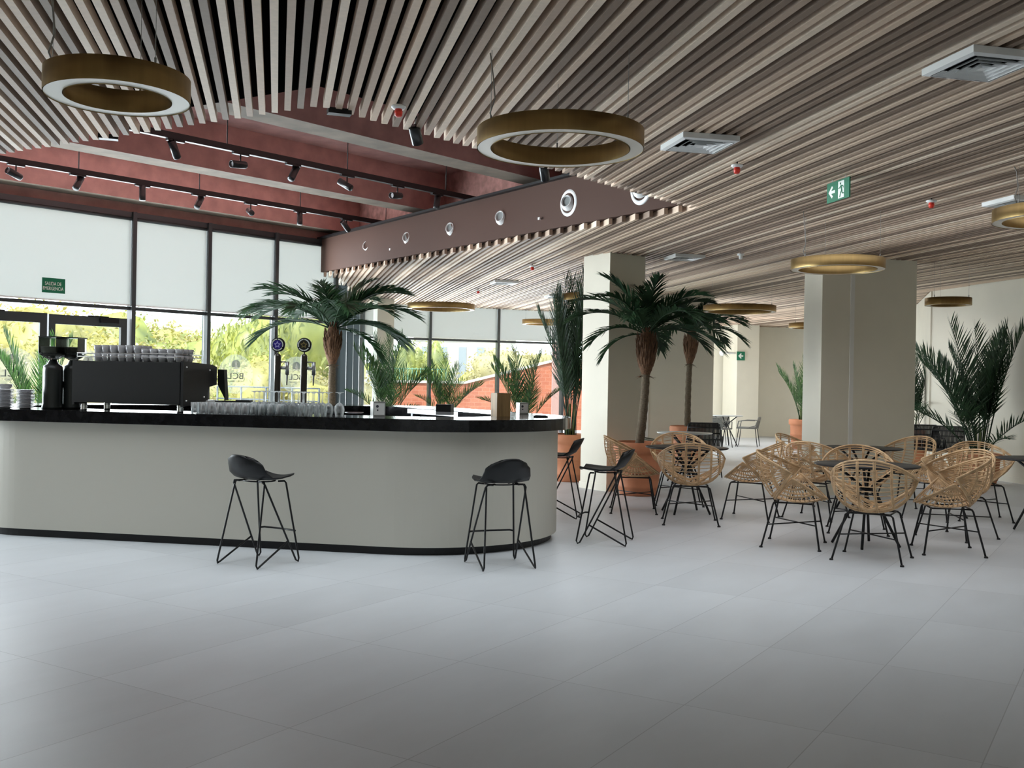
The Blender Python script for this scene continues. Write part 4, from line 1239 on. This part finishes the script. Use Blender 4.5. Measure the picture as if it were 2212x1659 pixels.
for i, (px, py) in enumerate(((850, 540), (1173, 474))):
    L = on_bulk(px, py)
    t = thing('wall_sprinkler', 'small white sprinkler on the bulkhead, %s' % ('between the first two nozzles', 'between the two big right nozzles')[i], 'sprinkler', L, NZ, 'sprinklers on the bulkhead')
    q = MB(); q.lathe([(.042, 0), (.042, .006), (.015, .016), (0, .016)], 20, mtx=Matrix.Rotation(R(90), 3, 'Y')); q.build('rosette', WHITE, t)
    q = MB(); q.tube([(.01, 0, 0), (.06, 0, 0)], .009, 8); q.box((.062, 0, .004), (.006, .035, .03)); q.build('deflector', WHITE, t)

# ------------------------------------------------------------------ ceiling diffusers, detectors, signs
def air_diffuser(x, y, lab, w_=.42):
    t = thing('air_diffuser', lab, 'air vent', (x, y, HC - .034), R(13.06), 'square white air diffusers in the slat ceiling')
    q = MB()
    def sq(r, z): return [(-r, -r, z), (r, -r, z), (r, r, z), (-r, r, z)]
    h_ = w_ / 2
    def band(r0, z0, r1, z1): q.add(sq(r0, z0) + sq(r1, z1), [(i, (i + 1) % 4, 4 + (i + 1) % 4, 4 + i) for i in range(4)])
    band(h_, -.004, h_ - .028, -.012); band(h_, -.004, h_, .033); q.build('frame', WHITE, t)
    for i in range(4):
        q = MB(); r = h_ - .034 - i * .042
        band(r, -.012, r - .030, .014); q.build('louver_ring', WHITE, t)
    q = MB(); r = h_ - .034 - 4 * .042 + .008
    q.add(sq(max(r, .02), -.013), [(3, 2, 1, 0)]); q.build('centre_plate', WHITE, t)
    q = MB(); band(h_ - .001, .003, h_ - .001, .032); q.add(sq(h_ - .001, .032), [(3, 2, 1, 0)]); q.build('dark_plenum', PLENUM, t)
    return t
air_diffuser(1.295, 7.18, 'square white air diffuser right of the large ring lamp')
air_diffuser(2.44, 5.34, 'nearest square white air diffuser, at the top right')
air_diffuser(4.55, 9.2, 'square white air diffuser above the ring lamp at the right edge')
air_diffuser(2.27, 13.55, 'square white air diffuser between the two front pillars')
air_diffuser(-.16, 17.35, 'square white air diffuser above the areca palms at the brick ramp')
air_diffuser(.85, 19.9, 'farthest square white air diffuser, left of the left pillar')
def detector(px, py, lab, red=True, z=3.10):
    L = at_z(px, py, z)
    t = thing('smoke_detector', lab, 'smoke detector', L, 0, 'detectors below the slats')
    q = MB(); q.lathe([(0, .022), (.045, .022), (.047, .012), (.035, .0), (0, 0)], 20); q.build('base', WHITE, t)
    q = MB(); q.lathe([(0, 0), (.022, 0), (.026, -.018), (.024, -.04), (.014, -.048), (0, -.048)], 14); q.build('sensor_cap', RED if red else WHITE, t)
    q = MB(); q.tube([(0, 0, .02), (0, 0, 3.45 - L.z)], .006, 6); q.build('stem', BLACKM, t)
detector(861, 236, 'white detector with bright red cap at the slat edge of the well')
detector(1592, 362, 'white detector with red cap right of the middle air diffuser')
detector(2012, 438, 'white detector with red cap right of the hanging exit sign')
detector(1150, 577, 'detector with red cap under the slats behind the bulkhead')
detector(1033, 629, 'far detector with red cap above the far glass front')
detector(1600, 552, 'white detector between the two front pillars', False)
# hanging exit sign
L = Vector((2.66, 8.36, 3.035))
ex = thing('exit_sign', 'green hanging exit sign with white arrow and running figure', 'sign', L, R(90 + 13.06))
W_, H_ = .34, .165
q = MB(); q.box((0, 0, 0), (W_, .012, H_)); q.build('panel', GREEN, ex)
q = MB(); q.tube([(-.1, 0, H_ / 2), (-.1, 0, 3.16 - L.z)], .003, 6); q.tube([(.1, 0, H_ / 2), (.1, 0, 3.16 - L.z)], .003, 6); q.build('hanger', WHITE, ex)
def ME(x, y, d=0.0): return Matrix.Translation((x, .0072 + d, y)) @ Matrix.Rotation(math.pi, 4, 'Z') @ Matrix.Rotation(R(90), 4, 'X')
# the face we see looks towards local +Y; x runs to the left when seen from there
ARW = [(-.055, 0), (-.002, .052), (.014, .036), (-.012, .012), (.045, .012), (.045, -.012), (-.012, -.012), (.014, -.036), (-.002, -.052)]
q = MB(); q.flat(ARW, ME(.088, 0)); q.build('arrow', SIGNW, ex)
q = MB(); q.flat([(-.05, -.07), (.04, -.07), (.04, .07), (-.05, .07)], ME(-.055, 0)); dp = q.build('doorway', SIGNW, ex)
def stick(q, a, b_, w_, M):
    d = Vector((b_[0] - a[0], b_[1] - a[1])).normalized(); nx, ny = -d.y * w_, d.x * w_
    q.flat([(a[0] + nx, a[1] + ny), (a[0] - nx, a[1] - ny), (b_[0] - nx, b_[1] - ny), (b_[0] + nx, b_[1] + ny)], M)
q = MB(); Mf = ME(-.055, 0, .002)
q.flat(circ(.0095, 14, -.012, .048), Mf)
for a, b_, w_ in (((-.006, .034), (.008, -.008), .009), ((-.006, .030), (-.030, .012), .0045), ((-.03, .012), (-.042, .014), .004), ((.0, .030), (.026, .026), .0045), ((.026, .026), (.032, .008), .004),
                  ((.008, -.006), (-.012, -.03), .0058), ((-.012, -.03), (-.022, -.062), .005), ((.008, -.006), (.016, -.034), .0058), ((.016, -.034), (.04, -.036), .005)): stick(q, a, b_, w_, Mf)
q.build('running_figure', GREEN, dp)
# small arrow sign on the far pillar
L = at_d(1600, 769, 28.2)
sg = thing('arrow_sign', 'small green arrow sign on the far cream pillar', 'sign', (L.x, L.y - .02, L.z), R(13.06))
q = MB(); q.box((0, 0, 0), (.24, .012, .24)); q.build('panel', GREEN, sg)
M = Matrix.Translation((0, -.008, 0)) @ Matrix.Rotation(R(90), 4, 'X') @ Matrix.Scale(1.5, 4)
q = MB(); q.flat(ARW, M); q.build('arrow', SIGNW, sg)
L = at_d(1560, 763, 28.0)
cmr = thing('security_camera', 'small white dome camera beside the far green arrow sign', 'camera', L)
q = MB(); q.lathe([(0, .07), (.07, .06), (.08, .0), (.05, -.06), (0, -.075)], 16); q.build('dome', WHITE, cmr)
q = MB(); q.tube([(0, 0, .02), (.30, .25, .02), (.48, .34, .02)], .03, 8); q.build('bracket', WHITE, cmr)
# emergency exit sign on the blind over the doors
t_ = on_line(116, 617, fac(0, .06), (-U1[0], -U1[1]))
pS = fac(t_, .06)
d = ray(116, 617)
sg = thing('emergency_exit_sign', 'green SALIDA DE EMERGENCIA sign over the entrance doors', 'sign', (*pS, EYE + d.z / d.y * pS[1]), math.atan2(U1[1], U1[0]))
q = MB(); q.box((0, 0, 0), (.31, .006, .20)); q.build('panel', GREEN, sg)
Mt = lambda y_: Matrix.Translation((-.008, -.0045, y_)) @ Matrix.Rotation(R(90), 4, 'X')
text_mesh('lettering', 'SALIDA DE', .066, SIGNW, sg, Mt(.022) @ Matrix.Scale(.70, 4, (1, 0, 0)))
text_mesh('lettering', 'EMERGENCIA', .066, SIGNW, sg, Mt(-.043) @ Matrix.Scale(.70, 4, (1, 0, 0)))

# ------------------------------------------------------------------ outside
LAWN = mat('dry_grass_ground', (.17, .155, .09), .95, noise=.3, scale=.6)
q = MB(); q.box((-20, 70, -.35), (260, 200, .3)); struct(q.build('ground_outside', LAWN), 'pale dry ground outside the glass fronts', 'ground')
q = MB()
nx, ny = 40, 10
vs = []
for j in range(ny + 1):
    for i in range(nx + 1):
        x = -150 + 210 * i / nx; y = 78 + 60 * j / ny
        hgt = 9.5 * (1 - math.exp(-j * .35)) * max(0, min(1, (-x - 2) / 40 + .25)) * (.8 + .2 * math.sin(x * .11))
        vs.append((x, y, -.2 + hgt))
q.add(vs, [(j * (nx + 1) + i, j * (nx + 1) + i + 1, (j + 1) * (nx + 1) + i + 1, (j + 1) * (nx + 1) + i) for j in range(ny) for i in range(nx)], 0, True)
struct(q.build('hill', LAWN), 'low hill behind the trees outside', 'hill')
YG = [leaf_mat('tree_leaf_%d' % i, a, c, 1.6, .3) for i, (a, c) in enumerate((((.17, .14, .035), (.36, .31, .08)), ((.11, .125, .03), (.28, .28, .055)), ((.20, .165, .07), (.38, .32, .14))))]
BARK = mat('tree_bark', (.16, .12, .08), .9, noise=.3, scale=6)
def crown_mesh(seed, material, rx, rz_, hang=0.0, nleaf=4200, lf=.10):
    rs = random.Random(seed)
    q = MB()
    blobs = [(rs.uniform(-.5, .5) * rx, rs.uniform(-.5, .5) * rx, rs.uniform(-.35, .45) * rz_, rs.uniform(.45, .7)) for _ in range(9)]
    for bx, by, bz, k in blobs:
        prof = [(max(.001, math.sin(math.pi * i / 7)) * rx * k * .82 * rs.uniform(.85, 1.1), -math.cos(math.pi * i / 7) * rz_ * k * .82) for i in range(8)]
        q.lathe(prof, 10, (bx, by, bz))
    for i in range(nleaf):
        bx, by, bz, k = blobs[i % 9]
        d = Vector((rs.gauss(0, 1), rs.gauss(0, 1), rs.gauss(0, 1))).normalized()
        c = Vector((bx, by, bz)) + Vector((d.x * rx * k, d.y * rx * k, d.z * rz_ * k)) * rs.uniform(.8, 1.08)
        a = Vector((rs.gauss(0, 1), rs.gauss(0, 1), rs.gauss(0, .8) - hang * 3)).normalized()
        b_ = a.cross(Vector((rs.gauss(0, 1), rs.gauss(0, 1), rs.gauss(0, 1)))).normalized()
        s = lf * rs.uniform(.6, 1.3)
        q.add([c - b_ * s * .3, c + a * s * .5 - b_ * s * .25, c + a * s * (1 + hang), c + a * s * .5 + b_ * s * .25], [(0, 1, 2, 3)])
    o = q.build('crown', material); me = o.data; bpy.data.objects.remove(o)
    return me
CR = [crown_mesh(1, YG[0], 1.5, 1.5), crown_mesh(2, YG[1], 1.4, 1.7), crown_mesh(3, YG[2], 1.6, 1.3), crown_mesh(4, YG[1], 1.3, 2.0, .9), crown_mesh(5, YG[1], .55, 2.2, 0, 2500, .08)]
TRK = MB(); TRK.tube([(0, 0, 0), (.04, 0, 1.0), (0, .03, 2.2)], [.16, .12, .07], 8)
_t = TRK.build('trunk', BARK); TRKM = _t.data; bpy.data.objects.remove(_t)
def tree(px, ytop, dist, variant, size, lab, group='trees outside the glass fronts'):
    """tree at distance dist whose crown top is seen at image row ytop"""
    d = ray(px, ytop)
    x, ztop = d.x / d.y * dist, EYE + d.z / d.y * dist
    hz = (1.5, 1.7, 1.3, 2.0, 2.2)[variant] * size
    t = thing('tree', lab, 'tree', (x, dist, -.2), rnd.uniform(0, 6.28), group)
    c = bpy.data.objects.new('crown', CR[variant]); COL.objects.link(c); c.parent = t
    zc = max(ztop + .2 - hz * 1.12, hz * .4)
    c.location = (0, 0, zc); c.scale = (size, size, size)
    k = bpy.data.objects.new('trunk', TRKM); COL.objects.link(k); k.parent = t
    k.scale = (size * .8, size * .8, max(.4, zc / 2.2))
NEAR = [(-30, 690, 40, 0, 2.2), (70, 684, 43, 2, 2.4), (165, 690, 38, 0, 2.2), (240, 694, 42, 1, 2.1), (318, 702, 46, 2, 2.3), (385, 712, 44, 0, 2.0), (432, 722, 40, 2, 1.7), (475, 744, 36, 0, 1.5),
        (505, 738, 42, 1, 1.6), (548, 712, 30, 3, 1.35), (610, 690, 28, 3, 1.45), (655, 700, 33, 1, 1.7), (676, 765, 35, 1, 1.3)]
for i, a in enumerate(NEAR):
    tree(*a, ('yellow-green tree outside, %s from the left in the row behind the doors and windows' % NTH[i]))
UNDER = [(-10, 770, 31, 2, 1.5), (110, 760, 33, 0, 1.5), (215, 768, 30, 2, 1.5), (300, 775, 32, 0, 1.4), (360, 780, 30, 2, 1.35), (425, 776, 33, 1, 1.4), (470, 800, 28, 2, 1.1), (520, 800, 30, 0, 1.2), (580, 800, 26, 1, 1.1), (640, 805, 25, 0, 1.1), (700, 810, 27, 2, 1.1)]
for i, a in enumerate(UNDER):
    tree(*a, ('low yellow bush outside below the trees, %s from the left' % NTH[i]), 'bushes outside the glass fronts')
CYP = [(872, 732, 40, 4, 1.1), (903, 745, 42, 4, 1.0), (935, 728, 41, 4, 1.1), (950, 742, 40, 4, 1.0)]
for i, a in enumerate(CYP):
    tree(*a, ('narrow cypress beyond the far glass front, %s from the left' % NTH[i]), 'cypresses beyond the far glass front')
for i, a in enumerate([(1060, 742, 52, 0, 1.5), (1105, 738, 50, 2, 1.6), (1150, 738, 51, 0, 1.6), (1190, 745, 50, 2, 1.5), (800, 790, 45, 1, 1.2)]):
    tree(*a, ('yellow tree above the brick ramp wall, %s from the left' % NTH[i] if i < 4 else 'small tree seen between the return wall and the cream column'), 'trees above the brick ramp')
# brick ramp wall with pale coping
BR = bpy.data.materials.new('terracotta_brick')
BR.use_nodes = True
n, l = BR.node_tree.nodes, BR.node_tree.links
bt = n.new('ShaderNodeTexBrick'); tcb = n.new('ShaderNodeTexCoord'); mp = n.new('ShaderNodeMapping')
mp.inputs['Rotation'].default_value = (R(90), 0, 0)
bt.inputs['Color1'].default_value = (.21, .052, .024, 1); bt.inputs['Color2'].default_value = (.26, .075, .035, 1); bt.inputs['Mortar'].default_value = (.27, .115, .075, 1)
bt.inputs['Scale'].default_value = 2.2; bt.inputs['Mortar Size'].default_value = .012
l.new(tcb.outputs['Object'], mp.inputs[0]); l.new(mp.outputs[0], bt.inputs['Vector']); l.new(bt.outputs['Color'], n['Principled BSDF'].inputs['Base Color'])
n['Principled BSDF'].inputs['Roughness'].default_value = .85
COPE = mat('pale_coping', (.32, .29, .25), .8)
def plan(px, dist): d = ray(px, 830); return d.x / d.y * dist
bw = thing('brick_ramp_wall', 'terracotta brick wall with sloping pale coping outside the far glass front', 'wall', (0, 31, 0), kind='structure')
xa, xb, xc, xd = plan(770, 31), plan(1005, 31), plan(1196, 31), plan(1330, 31)
za, zb = 1.36, 2.08
q = MB(); vs = [(x, y, z) for y in (0, .35) for x, z in ((xa, -.2), (xd, -.2), (xd, zb), (xc, zb), (xb, za), (xa, za))]
q.add(vs, [(0, 1, 2, 3, 4, 5), (11, 10, 9, 8, 7, 6)] + [(i + 6, (i + 1) % 6 + 6, (i + 1) % 6, i) for i in range(6)]); q.build('brickwork', BR, bw)
q = MB(); q.beam((xa, .17, za + .04), (xb, .17, za + .04), .45, .08); q.beam((xb, .17, za + .04), (xc, .17, zb + .04), .45, .08); q.beam((xc, .17, zb + .04), (xd, .17, zb + .04), .45, .08); q.build('coping', COPE, bw)
pk = thing('pink_pier', 'pinkish rendered pier at the end of the brick ramp wall', 'pier', (plan(1203, 28.5), 28.5, 0), kind='structure')
q = MB(); q.box((0, 0, 1.4), (.28, .4, 3.2)); q.build('shaft', mat('pink_render', (.28, .16, .14), .8), pk)
wl = thing('white_garden_wall', 'white rendered wall beyond the far glass front, left of the cypresses', 'wall', (plan(812, 29), 29, 0), kind='structure')
q = MB(); q.box((0, 0, .75), (.55, .3, 1.9)); q.build('face', mat('white_render', (.36, .36, .35), .8), wl)
gf = thing('green_fence', 'green mesh fence panel in front of the cypresses', 'fence', (plan(905, 36), 36, 0))
q = MB()
for i in range(14): q.tube([(-1 + i * .15, 0, 0), (-1 + i * .15, 0, 1.9)], .012, 4)
for z in (.1, .7, 1.3, 1.85): q.tube([(-1, 0, z), (.95, 0, z)], .012, 4)
q.build('mesh_panel', mat('fence_green', (.05, .15, .10), .6), gf)
hb = thing('white_house', 'pale house with dark windows beyond the brick ramp', 'building', (plan(1005, 58), 58, -.2), R(-8))
q = MB(); q.box((0, 0, 2.1), (5.2, 4, 4.2)); q.build('wall', mat('house_render', (.33, .30, .27), .85), hb)
q = MB(); q.box((0, 0, 4.28), (5.8, 4.6, .16)); q.build('roof', mat('house_roof', (.52, .47, .42), .8), hb)
for x in (-1.9, -.9, .2, 1.2): 
    q = MB(); q.box((x, -2.0, 2.7), (.42, .06, 1.7)); q.build('window', mat('house_window', (.16, .18, .20), .3), hb)
# rail with posts outside the bar windows
rl = thing('garden_railing', 'thin metal railing outside behind the beer taps', 'railing', (0, 0, 0))
q = MB(); yA, yB = 23, 21
A_, B_ = (plan(470, yA), yA), (plan(690, yB), yB)
for z in (.95, 1.22): q.tube([(*A_, z), (*B_, z)], .018, 6)
q.build('rail', FRAME, rl)
for i in range(5):
    f = i / 4; x, y = A_[0] + (B_[0] - A_[0]) * f, A_[1] + (B_[1] - A_[1]) * f
    q = MB(); q.tube([(x, y, -.2), (x, y, 1.22)], .022, 6); q.build('post', FRAME, rl)
